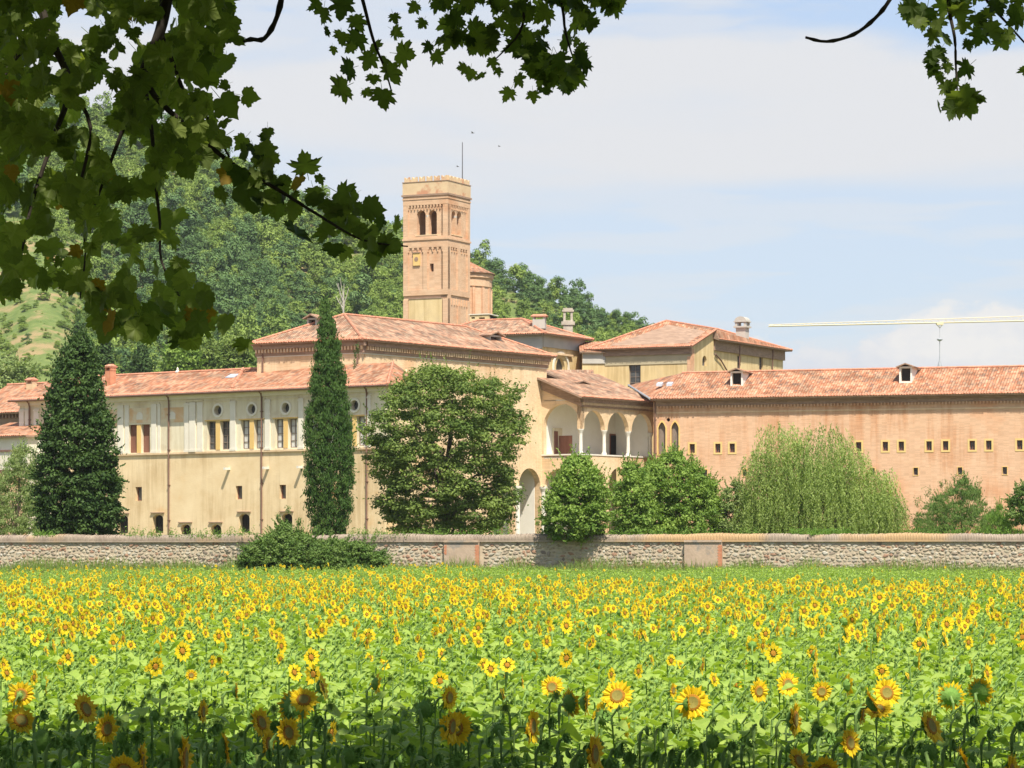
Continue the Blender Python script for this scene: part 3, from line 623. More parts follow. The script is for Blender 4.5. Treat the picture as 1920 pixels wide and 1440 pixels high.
# side face: three arches carried on columns
out = [(0, zs)]
cs = [LV*(k+.5)/3+.05 for k in range(3)]
for c in cs:
    for k in range(13): a = math.pi*(1-k/12); out.append((c+ra*math.cos(a), zs+ra*math.sin(a)*1.02))
out += [(LV, zs), (LV, zE), (0, zE)]
mb.slab(gS, out, [], 0, -.45)
mb.slab(gS, rect(0.45, LV, GB-1.01, zsill-.002), [arch(c-1.45, c+1.45, GB-1, gS.z(1160, 908), 14) for c in cs], 0, -.45)
mb.build('wall', MT['brickcream'], lg)
mb = MB(); mb.box(gS, -.05, LV, zsill, zsill+.12, -.5, .06); mb.box(gF, 0, LU+.04, zsill, zsill+.121, -.5, .06); mb.build('parapet_sill', MT['stonewhite'], lg)
for k, c in enumerate([0.22, LV/3+.05, 2*LV/3+.05, LV-.18]):
    m = MB(); m.lathe(gS.p(c, zsill+.12, -.22), [(.24,0),(.24,.12),(.17,.2),(.15,zs-zsill-.65),(.17,zs-zsill-.5),(.28,zs-zsill-.2),(.28,zs-zsill-.13)], 12)
    m.build('column', MT['stonewhite'], lg)
m = MB()
zfl, zce = zsill-.05, zE-.25
I = gS
m.box(gS, .5, LV-.02, zfl, zce, -4.3, -4.1)                       # back wall
m.box(gF, .0, .16, zfl, zce+.2, -11.0, -.47)                     # left inner wall
m.box(gS, .0, LV, zfl-.2, zfl, -4.1, -.46)
m.box(gS, .0, LV, zce, zce+.12, -4.1, -.46)
m.box(gS, LV-.22, LV-.02, zfl, zce, -4.1, -.46)
m.build('gallery_room', MT['white'], lg)
m = MB(); m.box(gS, .0, LV, GB-.2, GB, -4.1, .5); m.box(gS, .5, LV-.02, GB, zfl-.22, -4.3, -4.12); m.build('lower_room', MT['creamwhite'], lg)
bi = Fr(gS.p(0,0,-4.1).x, gS.p(0,0,-4.1).y, 53)
for a, b, y0, y1, mt, nm in ((1144,1160,816,852,'dark','door'),(1163,1178,818,852,'golden','door'),(1200,1211,822,846,'woodbrown','window'),(1183,1194,820,852,'woodgrey','door')):
    s0, s1 = bi.s(a), bi.s(b); m = MB(); m.box(bi, s0-.12, s1+.12, zfl, zfl+2.35, 0.0, .06); o = m.build(nm, MT['woodbrown'], lg); m = MB(); m.box(bi, s0, s1, zfl if nm == 'door' else zfl+1, zfl+2.2, .062, .1); m.build('leaf_panel', MT[mt], o)
bi2 = Fr(gF.p(0,0,-2).x, gF.p(0,0,-2).y, 53)
m = MB(); m.box(gS, 1.2, 2.6, zfl, zfl+2.6, -4.08, -3.98); o = m.build('door', MT['cream'], lg); m = MB(); m.box(gS, 1.35, 1.9, zfl, zfl+2.3, -3.978, -3.94); m.box(gS, 2.0, 2.1, zfl, zfl+1.9, -3.9, -2.5); m.build('leaf_panel', MT['woodbrown'], o)
mb = MB(); mb.box(gS, .0, LV-.03, zE-.85, zE-.45, -.02, .12); mb.box(gS, -.1, LV-.03, zE-.449, zE-.02, -.02, .32)
for dz0, dz1, d in ((-.85,-.45,.12),(-.449,-.02,.32)):
    P = [gF.p(0,zH+dz0,d), gF.p(LU+.1,zE+dz0,d), gF.p(LU+.1,zE+dz0,-.02), gF.p(0,zH+dz0,-.02), gF.p(0,zH+dz1,d), gF.p(LU+.1,zE+dz1,d), gF.p(LU+.1,zE+dz1,-.02), gF.p(0,zH+dz1,-.02)]
    mb.hexa(P)
mb.build('eaves_cornice', MT['brickdark'], lg)
mb = MB(); k = 0
while k < LV-.3: mb.box(gS, k, k+.13, zE-.66, zE-.452, .1, .28); k += .3
tag(mb.build('dentils', MT['brickcream'], lg), kind='stuff')
slp = (zH-zE)/LU
E0 = gS.p(-.75, zE, .6); E1 = gS.p(LV+.3, zE, .6); zt = zE+slp*1.0*7.6; T0 = gS.p(-.75, zt, -7.0); T1 = gS.p(LV+1.2, zt, -7.0)
tS = gS.p(-.75, zE+slp*4.95, -4.35)
roof(lg, [[E0, E1, T1, gS.p(3.2, zt, -7.0), gS.p(3.2, zE+slp*4.95, -4.35), tS]], MT['roof_brown'])
eave_row(lg, E0, E1, T0-E0)
dormer(lg, gS, gS.s(1073, -4.6), gS.z(1080, 731, -4.2), gS.z(1080, 718, -4.2), 1.7, -3.6, -7.5, MT['white'], MT['roof_brown'], .2)
m = MB(); m.box(gS, 3.2, 9, GB, zt-.2, -8, -7.2); m.build('rear_wall', MT['brickcream'], lg)

# small lean-to roof behind the loggia
SL = Fr.at(1068, 283, 0)
sb = thing('link_building', SL.p(0, GB), 'small building with brown tile roof squeezed below the lunette of the transept', 'building', 'abbey buildings')
s0, s1 = SL.s(1010), SL.s(1113); z0, z1 = SL.z(1068, 720), SL.z(1068, 693, -4)
m = MB(); m.box(SL, s0, s1, GB, z0, -4, 0); m.build('wall', MT['yellow'], sb)
roof(sb, [[SL.p(s0-.1, z0, .4), SL.p(s1+.1, z0, .4), SL.p(s1+.1, z1, -4.2), SL.p(s0-.1, z1, -4.2)]], MT['roof_brown'])
eave_row(sb, SL.p(s0-.1, z0, .4), SL.p(s1+.1, z0, .4), SL.p(0, z1, -4.2)-SL.p(0, z0, .4))

# ================================================================ long brick wing on the right
RW = Fr.at(1225, 265, -18)
rw = thing('long_brick_wing', RW.p(15, GB), 'long orange brick wing with two dormers and rows of small yellow framed windows', 'building', 'abbey buildings')
ze = RW.z(1225, 749); Le = RW.s(2080)
hs = []; w1, w2 = [], []
for px in (1298,1346,1373,1495,1610,1660,1690,1742,1773,1823,1854,1912,1945,1995,2025):
    s = RW.s(px); z = RW.z(1690, 836.5); w1.append((s-.24, s+.24, z-.40, z+.40))
for px in (1322,1396,1475,1555,1636,1717,1800,1884,1965):
    s = RW.s(px); z = RW.z(1717, 884); w2.append((s-.2, s+.2, z-.33, z+.33))
gz0, gzs = RW.z(1250, 852), RW.z(1250, 803)
gw = [(RW.s(1234.5), RW.s(1248)), (RW.s(1259), RW.s(1272.5))]
hs = [rect(*w) for w in w1+w2]+[arch(a, b, gz0, gzs, 10, True, .55) for a, b in gw]+[circ(RW.s(1253), RW.z(1253, 787), .17, 10)]
mb = MB(); mb.slab(RW, rect(0, Le, GB-1, ze), hs, 0, -.6)
mb.box(RW, .02, Le, GB-1, ze, -10.5, -10); mb.box(RW, 0, .5, GB-1, ze-.02, -10, -.61); mb.box(RW, Le-.5, Le, GB-1, ze, -10, -.61)
mb.build('wall', MT['brickorange'], rw)
for w in w1: window(rw, RW, *w, .28, MT['glassdark'], MT['woodbrown'], MT['yellowstrong'], .16, bars=(1,0))
for w in w2: window(rw, RW, *w, .3, MT['glassdark'], MT['woodgrey'], MT['golden'], .05)
for a, b in gw:
    m = MB(); m.slab(RW, arch(a-.12, b+.12, gz0-.1, gzs, 10, True, .72), [arch(a, b, gz0, gzs, 10, True, .55)], .05, -.1, 0)
    o = m.build('window', MT['golden'], rw); o['label'] = 'tall pointed Gothic window with brown shutters'
    m = MB(); m.slab(RW, arch(a+.01, b-.01, gz0, gzs, 10, True, .54), [], -.25, -.3)
    for q in range(6): ss = a+(b-a)*(q+.5)/6; m.box(RW, ss-.015, ss+.015, gz0, gzs+.1, -.251, -.23)
    m.build('shutter', MT['woodgrey'], o)
m = MB(); m.slab(RW, circ(RW.s(1253), RW.z(1253,787), .165, 10), [], -.3, -.35); o = m.build('oculus', MT['dark'], rw)
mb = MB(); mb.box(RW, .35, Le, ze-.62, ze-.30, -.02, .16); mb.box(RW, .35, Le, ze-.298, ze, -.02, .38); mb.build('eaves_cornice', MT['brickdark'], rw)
mb = MB(); k = .4
while k < Le: mb.box(RW, k, k+.13, ze-.85, ze-.622, .0, .24); k += .3
tag(mb.build('dentils', MT['brickorange'], rw), kind='stuff')
mb = MB(); mb.box(RW, .3, Le, ze-1.28, ze-1.16, -.02, .05); mb.build('string_course', MT['brickcream'], rw)
zr = RW.z(1400, 697, -5.2)
E0 = RW.p(-.1, ze, .8); E1 = RW.p(Le+.5, ze, .8); R0 = RW.p(RW.s(1279, -5.2), zr, -5.2); R1 = RW.p(Le+.5, zr, -5.2)
X0 = RW.p(RW.s(1178, -9.5), zat(724, 277), -9.5); B1 = RW.p(Le+.5, ze, -11); B0 = RW.p(2, ze, -11)
roof(rw, [[E0, E1, R1, R0], [B1, B0, R0, R1], [X0, E0, R0], [B0, X0, R0]], MT['roof_red'])
eave_row(rw, E0, E1, Vector((-RW.n.x*6, -RW.n.y*6, zr-ze))); ridge_row(rw, R0, R1); ridge_row(rw, E0, X0, .1, 'valley_tiles', MT['lead'])
for px, yb, yt in ((1381, 723, 699), (1698, 715, 690)):
    d = -1.9; dormer(rw, RW, RW.s(px, d), RW.z(px, yb+3, d), RW.z(px, yt-3, d), 1.15, d, -4.9, MT['white'], MT['roof_red'], .30)
for px in (1229,): pipe(rw, RW, RW.s(px), GB, ze-.3)
m = MB(); c = RW.p(RW.s(1212, -7), zat(723, 273), -7)
for px, py in ((1236, 715), (1267, 713)):
    d = -2.6; s = RW.s(px, d); z = RW.z(px, py, d)
for px, py in ((1237, 716.5), (1256, 714)):
    d = -2.4; s = RW.s(px, d); m = MB(); zz = ze+(zr-ze)*(.8-d)/6
    m.hexa([RW.p(s-.25,zz-.12,d+.3), RW.p(s+.25,zz-.12,d+.3), RW.p(s+.25,zz+.05,d-.3), RW.p(s-.25,zz+.05,d-.3), RW.p(s-.25,zz+.1,d+.3), RW.p(s+.25,zz+.1,d+.3), RW.p(s+.25,zz+.3,d-.3), RW.p(s-.25,zz+.3,d-.3)]); m.build('skylight', MT['glint'], rw)

# ================================================================ transept block with lunette
TC = ray(1015, 300); TL = Fr(TC[0], TC[1], -24); TR = Fr(TC[0], TC[1], 60)
tb = thing('transept_block', (TC[0], TC[1], GB), 'yellow plastered block with half-round lunette window and low hipped roof right of the bell tower', 'building', 'abbey buildings')
ze = TR.z(1015, 626); Wt = 13.5; Lt = TR.s(1094)
lc = TR.s(1051); lz = TR.z(1050, 698); lr = TR.s(1066)-TR.s(1051)
mb = MB(); mb.slab(TR, rect(0, Lt, GB, ze), [arch(lc-.95, lc+.95, lz, lz+.35, 14, rise=1.15)], 0, -.5); mb.slab(TL, rect(-Wt, -.01, GB, ze), [], 0, -.5)
mb.box(TL, -Wt, -.5, GB, ze, -Lt+.5, -Lt+1); mb.build('wall', MT['yellow'], tb)
m = MB(); m.slab(TR, arch(lc-1.75, lc+1.75, lz, lz+.4, 18, rise=1.75), [arch(lc-1.5, lc+1.5, lz+.001, lz+.4, 18, rise=1.5)], .12, -.05); o = m.build('lunette', MT['creamwhite'], tb)
m = MB(); m.slab(TR, arch(lc-.94, lc+.94, lz, lz+.35, 14, rise=1.14), [], -.35, -.4); m.build('pane', MT['glassdark'], o)
m = MB(); z = TR.z(1050, 665); m.box(TR, lc-2.3, lc+2.3, z-.08, z+.12, -.02, .25); m.build('hood_moulding', MT['brickcream'], tb)
m = MB(); m.box(TL, -Wt, .15, ze-1.5, ze, -.02, .15); m.box(TR, .16, Lt+.1, ze-1.3, ze, -.02, .15); m.build('frieze', MT['greyplaster'], tb)
o_ = .8; A = TL.p(-Wt, ze, o_); B = Vector((TC[0], TC[1], ze))+TL.n*o_+TL.t*o_; C_ = TR.p(Lt+o_, ze, o_); Dq = C_-TL.t*(Wt+o_)
zap = zat(597, 305); M_ = Lt/2
r1 = TL.p(-4.6, zap, 0)+TR.t*M_; r2 = TL.p(-9.8, zap, 0)+TR.t*M_
roof(tb, [[A, B, r1, r2], [B, C_, r1], [C_, Dq, r2, r1], [Dq, A, r2]], MT['roof_brown'])
eave_row(tb, A, B, r1-(A+B)/2); eave_row(tb, B, C_, r1-(B+C_)/2); ridge_row(tb, r1, r2); ridge_row(tb, B, r1); ridge_row(tb, C_, r1); ridge_row(tb, A, r2)
K = Fr.at(1010, 302, -12); chimney(tb, K, 0, zat(616, 302), zat(590.5, 302), 1.3, 0, MT['greyplaster'], .8)
m = MB(); zz = zat(630, 300); m.box(TL, -4.6, -4.45, ze-3.5, ze-.5, .16, .3); m.build('downpipe', MT['copper'], tb)
# baroque pinnacle with scroll
PN = Fr.at(1065, 312, 0)
pn = thing('stone_pinnacle', PN.p(0, zat(640, 312)), 'weathered stone pinnacle with curved scroll rising behind the transept roof', 'pinnacle')
z0 = zat(636, 312); zt = zat(578, 312); h = zt-z0
m = MB(); m.box(PN, -.5, .5, z0-1.5, z0+h*.45, -.5, .5); m.box(PN, -.72, .72, z0+h*.45, z0+h*.56, -.6, .6); m.box(PN, -.55, .55, z0+h*.56, z0+h*.6, -.5, .5); m.build('pedestal', MT['weathered'], pn)
m = MB(); b = z0+h*.6
for q in (-1, 1): m.box(PN, q*.38-.12, q*.38+.12, b, b+h*.28, -.4, .4)
m.box(PN, -.62, .62, b+h*.28, b+h*.34, -.5, .5); m.box(PN, -.5, .5, b+h*.34, b+h*.4, -.4, .4); m.build('lantern', MT['weathered'], pn)
m = MB(); P = [(0.4, z0-1.5)]
for k in range(11): t = k/10; P.append((3.3-2.8*t, z0-1.3+h*.45*(t**2.2)+.3))
P = [(.5, z0-1.5), (3.3, z0-1.5)]+P[1:]
m.slab(PN, P, [], .15, -.15); m.build('scroll', MT['creamwhite'], pn)

# ================================================================ yellow house behind the long wing
YC = ray(1295, 300); YL = Fr(YC[0], YC[1], -25); YR = Fr(YC[0], YC[1], 62)
yb = thing('yellow_house', (YC[0], YC[1], GB), 'yellow plastered house with large hipped tile roof and round topped chimney above the long wing', 'building', 'abbey buildings')
ze = YL.z(1293, 650); sL = YL.s(1112); sA = YR.s(1338); sB = YR.s(1470)
zEB = YR.z(1338, 636); 
hw = (YL.s(1179), YL.s(1201)); zt0, zt1 = YL.z(1190, 728), YL.z(1190, 686)
mb = MB(); mb.slab(YL, rect(sL, 0, GB, ze), [arch(hw[0], hw[1], zt0, zt1, 12)], 0, -.5)
rs = YR.s(1321); rzz = YR.z(1321, 686)
mb.slab(YR, [(0,GB),(sA,GB),(sA,zEB+1.0),(0,ze+.02)], [arch(rs-.55, rs+.55, rzz, rzz+.5, 8)], 0, -.5)
wv = [(YR.s(1388), YR.z(1388, 680)), (YR.s(1429), YR.z(1429, 682))]
mb.slab(YR, rect(sA, sB, GB, zEB), [rect(s-.5, s+.5, z-.65, z+.75) for s, z in wv], -.12, -.5)
lf = Fr(YL.p(sL,0).x, YL.p(sL,0).y, 62); mb.box(lf, .5, sB, GB, ze, 0, .5); mb.box(YL, sL, -.51, GB, ze, -sB, -sB+.5)
mb.build('wall', MT['yellow'], yb)
window(yb, YL, hw[0], hw[1], zt0, zt1+(hw[1]-hw[0])/2, .3, MT['glassdark'], MT['woodgrey'], bars=(1,4), arched=True)
window(yb, YR, rs-.55, rs+.55, rzz, rzz+1.05, .3, MT['glassdark'], MT['woodgrey'], arched=True)
for s, z in wv: window(yb, YR, s-.5, s+.5, z-.65, z+.75, .35, MT['glassdark'], MT['woodgrey'], bars=(1,1))
m = MB(); m.box(YL, -.35, .08, GB, ze-1.0, -.3, .08); m.box(YR, .09, .75, GB, ze-.2, -.1, .08); m.build('corner_pier', MT['brickorange'], yb)
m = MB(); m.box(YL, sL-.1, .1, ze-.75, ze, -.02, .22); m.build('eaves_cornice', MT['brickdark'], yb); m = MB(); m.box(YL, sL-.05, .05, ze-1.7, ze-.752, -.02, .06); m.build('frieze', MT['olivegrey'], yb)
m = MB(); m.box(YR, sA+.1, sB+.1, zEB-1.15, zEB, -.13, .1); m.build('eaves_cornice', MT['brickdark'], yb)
Wy = -sL
zap = zat(599.5, 306)
o_ = .7
ctr = -Wy/2
A = YL.p(sL-o_, ze, o_); B = YL.p(.35, ze, o_)
RA = Vector((YC[0], YC[1], 0))+YL.t*(ctr)+YR.t*6.0; RA.z = zap
RB = Vector((YC[0], YC[1], 0))+YL.t*(ctr)+YR.t*(sB-5.2); RB.z = zat(618, 318)
RB.z = zap
Cc = YR.p(sA, zEB+.15, .25); Cd = YR.p(sB+o_, zEB, o_); Dd = Cd-YL.t*(Wy+2*o_); Dd.z = zEB
Af = YL.p(sL-o_, ze, -1)+YR.t*2
roof(yb, [[A, B, YR.p(sA, zEB+1.0, .3), RA], [YR.p(sA-.2, zEB, o_), Cd, RB, RA, YR.p(sA-.2, zEB+.95, .3)], [Cd, Dd, RB], [Dd, A, RA, RB]], MT['roof_red'])
eave_row(yb, A, B, RA-(A+B)/2); eave_row(yb, YR.p(sA, zEB, o_), Cd, RA-YR.p(sA, zEB, o_)); ridge_row(yb, RA, RB); ridge_row(yb, A, RA); ridge_row(yb, Cd, RB); ridge_row(yb, B, YR.p(sA, zEB+1.0, .3), .14, 'verge_tiles')
KC = Fr.at(1392, 316, -25); zk0, zk1 = zat(628, 316), zat(600, 316)
m = MB(); m.box(KC, -.55, .55, zk0-1, zk0+.75, -.55, .55); m.box(KC, -.75, .75, zk0+.75, zk0+.92, -.75, .75)
for q in (-1, 1):
    for q2 in (-1, 1): m.box(KC, q*.5-.13, q*.5+.13, zk0+.92, zk0+1.35, q2*.5-.13, q2*.5+.13)
m.box(KC, -.75, .75, zk0+1.35, zk0+1.45, -.72, .72); m.slab(KC, arch(-.66, .66, zk0+1.45, zk0+1.46, 12, rise=.5), [], .68, -.68)
m.build('chimney', MT['greyplaster'], yb)
for px in (1385, 1447): m = MB(); s = YR.s(px); m.tube([YR.p(s, zEB-.2, .15), YR.p(s, zEB-6, -.02)], .07, 6); m.build('downpipe', MT['copper'], yb)
m = MB(); a = YR.p(YR.s(1340), YR.z(1340, 664), .08); b = YR.p(YR.s(1363), YR.z(1363, 696), .05); m.tube([a, (a+b)/2+Vector((0,0,.2)), b], .08, 6); m.build('downpipe', MT['copper'], yb)
# infill between transept and yellow house
IF = Fr.at(1104, 304, 0)
ib = thing('side_chapel', IF.p(0, GB), 'narrow yellow chapel wall with a scrap of red roof between transept and yellow house', 'building', 'abbey buildings')
m = MB(); s0, s1 = IF.s(1092), IF.s(1135); z = IF.z(1104, 660); m.box(IF, s0, s1, GB, z, -4, 0); m.build('wall', MT['yellow'], ib)
m = MB(); m.box(IF, s0, s1, z-1.2, z-.02, -.02, .12); m.build('frieze', MT['greyplaster'], ib)
roof(ib, [[IF.p(s0-.3, z, .5), IF.p(s1, z, .5), IF.p(s1, IF.z(1104, 640, -4), -4.2), IF.p(s0-.3, IF.z(1104, 640, -4), -4.2)]], MT['roof_red'])

# ================================================================ bell tower
TD = 340.0; W0 = ray(839, TD); KL = Fr(W0[0], W0[1], -26); KR = Fr(W0[0], W0[1], 64)
S = KR.s(881.5); 
bt = thing('bell_tower', (W0[0], W0[1], GB), 'square orange brick bell tower with twin arched belfry windows and notched battlements', 'tower')
def zk(py): return zat(py, TD)
z_par, z_led = zk(338.5), zk(363)
sL = -S
def kx(px): return KL.s(px)
mb = MB()
hl = []
lo = [(KL.s(780.5), KL.s(797)), (KL.s(802.5), KL.s(818))]; zb, zsB = KL.z(800, 440), KL.z(800, 403)
for a, b in lo: hl.append(arch(a, b, zb, zsB, 10))
hl.append(rect(KL.s(805), KL.s(812), KL.z(808, 509), KL.z(808, 494)))
mb.slab(KL, rect(sL, 0, GB, z_led), hl, -.14, -.9)
hr = []
ro = [(KR.s(848.5), KR.s(856)), (KR.s(858.5), KR.s(867))]; zbr, zsr = KR.z(858, 441), KR.z(858, 405)
for a, b in ro: hr.append(arch(a, b, zbr, zsr, 10))
mb.slab(KR, rect(.14, S, GB, z_led), hr, -.14, -.9)
P = Vector((W0[0], W0[1], 0))-KL.t*S; P2 = P+KR.t*S
mb.box(Fr(P.x, P.y, 64), 0.9, S, GB, z_led, 0.14, .9); mb.box(Fr(P2.x, P2.y, -26), 0.9, S-.9, GB, z_led, 0.0, .76)
mb.build('wall', MT['bricktower'], bt)
m = MB(); m.box(KL, sL+.9, -.9, KL.z(800, 444), KL.z(800, 442), -S+1, -.9); m.box(KL, sL+.9, -.9, KL.z(800, 380), KL.z(800, 378), -S+1, -.9); m.build('belfry_floor', MT['woodgrey'], bt)
for F_, ops, z0, z1 in ((KL, lo, zb, zsB), (KR, ro, zbr, zsr)):
    s = (ops[0][1]+ops[1][0])/2
    m = MB(); m.lathe(F_.p(s, z0, -.3), [(.16,0),(.16,.12),(.10,.2),(.09,z1-z0-.5),(.18,z1-z0-.25),(.24,z1-z0)], 10); m.build('column', MT['stonewhite'], bt)
    m = MB(); m.box(F_, ops[0][0]-.15, ops[1][1]+.15, z0-.12, z0, -.14, .02); m.build('window_sill', MT['brickcream'], bt)
def les(F_, s0, s1, z0, z1, d=0.0):
    m = MB(); m.box(F_, s0, s1, z0, z1, -.15, d); m.build('lesene', MT['bricktower'], bt)
zA, zB_, zC, zD = zk(447), zk(456), zk(546), zk(556)
w = .62
for F_, a, b in ((KL, sL, 0), (KR, 0.001, S)):
    mid = (a+b)/2
    lo_w = w
    for z0, z1 in ((zA+.4, z_led-1.15), (zC+.3, zA-.9), (zk(640), zD-.2)):
        les(F_, a, a+w, z0, z1); les(F_, b-w-(.0 if F_ is KL else 0), b-.001, z0, z1)
    les(F_, mid-.28, mid+.28, zC+.3, zA-.9)
    if F_ is KR: les(F_, mid-.2, mid+.2, zk(640), zD-.9)
    for z0, z1, d in ((zA-.9, zA+.4, 0.0), (zA-.05, zA+.16, .10), (zC-.35, zC+.3, 0.0), (z_led-1.15, z_led, .02), (z_led-.12, z_led+.1, .16), (z_led-.5, z_led-.32, .08)):
        m = MB(); m.box(F_, a-(d if F_ is KL else -.0), b+d*(1 if F_ is KR else 1), z0, z1, -.15, d+(.001 if F_ is KR else 0)); m.build('string_course', MT['bricktower'] if d < .15 else MT['brickdark'], bt)
    # corbel tables
    m = MB(); n = 11 if F_ is KL else 11
    for zt, dd, h in ((z_led-1.15, .0, .55),):
        for k in range(n):
            c = a+w+(b-a-2*w)*(k+.5)/n; hw_ = (b-a-2*w)/n/2
            m.box(F_, c-hw_, c-hw_+.12, zt-h, zt, -.14, dd); m.box(F_, c-hw_, c-hw_+.2, zt-h*.5, zt, -.14, dd+.01)
    for q in (0, 1):
        x0 = a+w if q == 0 else mid+.28; x1 = mid-.28 if q == 0 else b-w
        for k in range(4):
            c = x0+(x1-x0)*k/3; c = min(max(c, x0+.07), x1-.07); zt = zA-.9; m.box(F_, c-.07, c+.07, zt-.55, zt, -.14, -.02); m.box(F_, c-.13, c+.13, zt-.25, zt, -.14, -.01)
            if F_ is KR: zt = zD-.4; m.box(F_, c-.07, c+.07, zt-.45, zt+.3, -.14, -.02)
    tag(m.build('corbel_table', MT['bricktower'], bt), kind='stuff')
m = MB(); m.box(KL, KL.s(765.5), KL.s(828), zk(640), KL.z(800, 560), -.14, -.08); m.box(KL, KL.s(765.5), KL.s(828), KL.z(800, 560), KL.z(800, 558), -.14, -.02, 1); m.build('plaster_panel', [MT['yellow'], MT['brickdark']], bt)
m = MB(); s0, s1 = KL.s(774.5), KL.s(787); z0, z1 = KL.z(780, 498), KL.z(780, 474); m.slab(KL, rect(s0, s1, z0, z1), [], .02, -.14, 0); m.slab(KL, circ((s0+s1)/2, z0+.75, .26, 10), [], .05, .02, 1); m.box(KL, s0-.04, s1+.04, z1-.03, z1+.07, -.1, .1, 1)
o = m.build('relief_niche', [MT['golden'], MT['brickdark']], bt)
m = MB(); m.box(KL, KL.s(805), KL.s(812), KL.z(808, 509), KL.z(808, 494), -.9, -.86); m.build('slot_window', MT['dark'], bt)
mb = MB(); T = .35
mb.box(KL, sL-.05, .05, z_led+.1, z_par, -T, .05); mb.box(KR, T+.02, S+.05, z_led+.1, z_par, -T, .05)
mb.box(Fr(P.x, P.y, 64), T+.02, S, z_led+.1, z_par, -.05, T); mb.box(Fr(P2.x, P2.y, -26), T+.02, S-T, z_led+.1, z_par, -T, .05)
mb.build('parapet', MT['brickparapet'], bt)
m = MB(); m.box(KL, sL+T, -T, z_led-.1, z_led+.098, -S+T, -T); m.build('roof_deck', MT['lead'], bt)
m = MB(); m.box(KL, sL-.1, .1, z_par, z_par+.09, -T-.03, .1); m.box(KR, .36, S+.1, z_par+.001, z_par+.09, -T-.03, .1); m.build('coping', MT['brickdark'], bt)
me = None
hM = zk(328.5)-z_par-.09
def merlon(F_, c, wm):
    z0 = z_par+.09; m = MB()
    m.slab(F_, [(c-wm/2,z0),(c+wm/2,z0),(c+wm/2,z0+hM*1.1),(c+wm*.28,z0+hM*1.0),(c,z0+hM*.58),(c-wm*.28,z0+hM*1.0),(c-wm/2,z0+hM*1.1)], [], .02, -T+.02)
    return m.build('merlon', MT['brickparapet'], bt)
n = 6
for F_, a, b in ((KL, sL, .0), (KR, .0, S)):
    for k in range(n):
        c = a+(b-a)*(k+.5)/n
        if F_ is KR and k == 0: c += .12
        merlon(F_, c, (b-a)/n*.66)
for F_, sgn in ((Fr(P.x, P.y, 64), 0), (Fr(P2.x, P2.y, -26), 0)):
    for k in range(1, n-1): merlon(F_ if sgn else F_, S*(k+.5)/n, S/n*.66)
fp = thing('flagpole', KR.p(KR.s(867), z_led, -.8), 'thin bare metal mast standing on top of the bell tower', 'mast')
m = MB(); c = KR.p(KR.s(867, -.8), z_led, -.8); m.tube([c, c+Vector((0,0,zk(255)-z_led))], [.075, .045], 6); m.build('pole', MT['metal'], fp)
m = MB(); m.lathe(c, [(.2,0),(.2,.15),(.09,.3)], 8); m.build('foot', MT['metal'], fp)

# drum with conical roof behind the tower
DC = place(868, 0, 352); DC.z = GB
dr = thing('round_apse', DC, 'round brick drum with conical red tile roof half hidden behind the bell tower', 'building', 'abbey buildings')
rr = (921-868)*352/FPX; zd = zat(516, 352)
m = MB(); m.lathe(DC, [(rr,0),(rr,zd-GB-1.6),(rr+.12,zd-GB-1.55),(rr+.12,zd-GB-.7),(rr+.3,zd-GB-.5),(rr+.3,zd-GB)], 28); m.build('wall', MT['bricktower'], dr)
for k in range(16):
    a = 2*math.pi*k/16; F_ = Fr(DC.x+rr*math.sin(a), DC.y-rr*math.cos(a), math.degrees(a)); m = MB(); m.box(F_, -.18, .18, GB, zd-1.7, -.1, .14); m.build('buttress', MT['brickorange'], dr)
m = MB(); NS = 24; R_ = rr+.55; ap = Vector((DC.x, DC.y, zat(484, 352)))
polys = []
for k in range(NS):
    a0, a1 = 2*math.pi*k/NS, 2*math.pi*(k+1)/NS; polys.append([Vector((DC.x+R_*math.cos(a0), DC.y+R_*math.sin(a0), zd+.05)), Vector((DC.x+R_*math.cos(a1), DC.y+R_*math.sin(a1), zd+.05)), ap])
roof(dr, polys, MT['roof_red'], 'roof', .1)
NF = Fr.at(903, 330, -20)
nv = thing('nave_wall', NF.p(0, GB), 'yellow wall with two dark slots at the foot of the bell tower', 'building', 'abbey buildings')
s0, s1 = NF.s(881), NF.s(916); z1_ = NF.z(900, 590)
hh = [rect(NF.s(883.5), NF.s(890.5), NF.z(888, 597.5), NF.z(888, 594.5)), rect(NF.s(898), NF.s(909), NF.z(903, 598), NF.z(903, 595))]
m = MB(); m.slab(NF, rect(s0, s1, GB, z1_), hh, 0, -.5); m.box(NF, s0+.1, s1-.1, GB, z1_-.1, -3, -.52, 1); m.build('wall', [MT['yellow'], MT['dark']], nv)
m = MB(); m.box(NF, s0-.1, s1+.1, z1_, z1_+.1, -3, .1); m.build('coping', MT['creamwhite'], nv)
m = MB(); m.box(NF, s0-.1, s0+3.2, NF.z(903, 588), NF.z(903, 586), -.1, .2)
# ================================================================ boundary wall of field stones
bw = thing('boundary_wall', WALLF.p(0, 1.15), 'long low rubble stone wall with brick coping across the whole view behind the sunflowers', 'wall')
WS0, WS1 = WALLF.s(-160), WALLF.s(2080)
ztop = WALLF.z(960, 1001.5); zcb = ztop-.46; zb0 = 0.6
def wbox(m, s0, s1, z0, z1, d0, d1, mi=0):
    m.box(WALLF, s0, s1, z0, z1, d0, d1, mi)
m = MB(); wbox(m, WS0, WS1, zb0, zcb, -.5, 0); m.build('wall_core', MT['mortar'], bw)
m = MB(); wbox(m, WS0, WS1, zcb, zcb+.10, -.6, .13); m.build('coping_course', MT['coping'], bw)
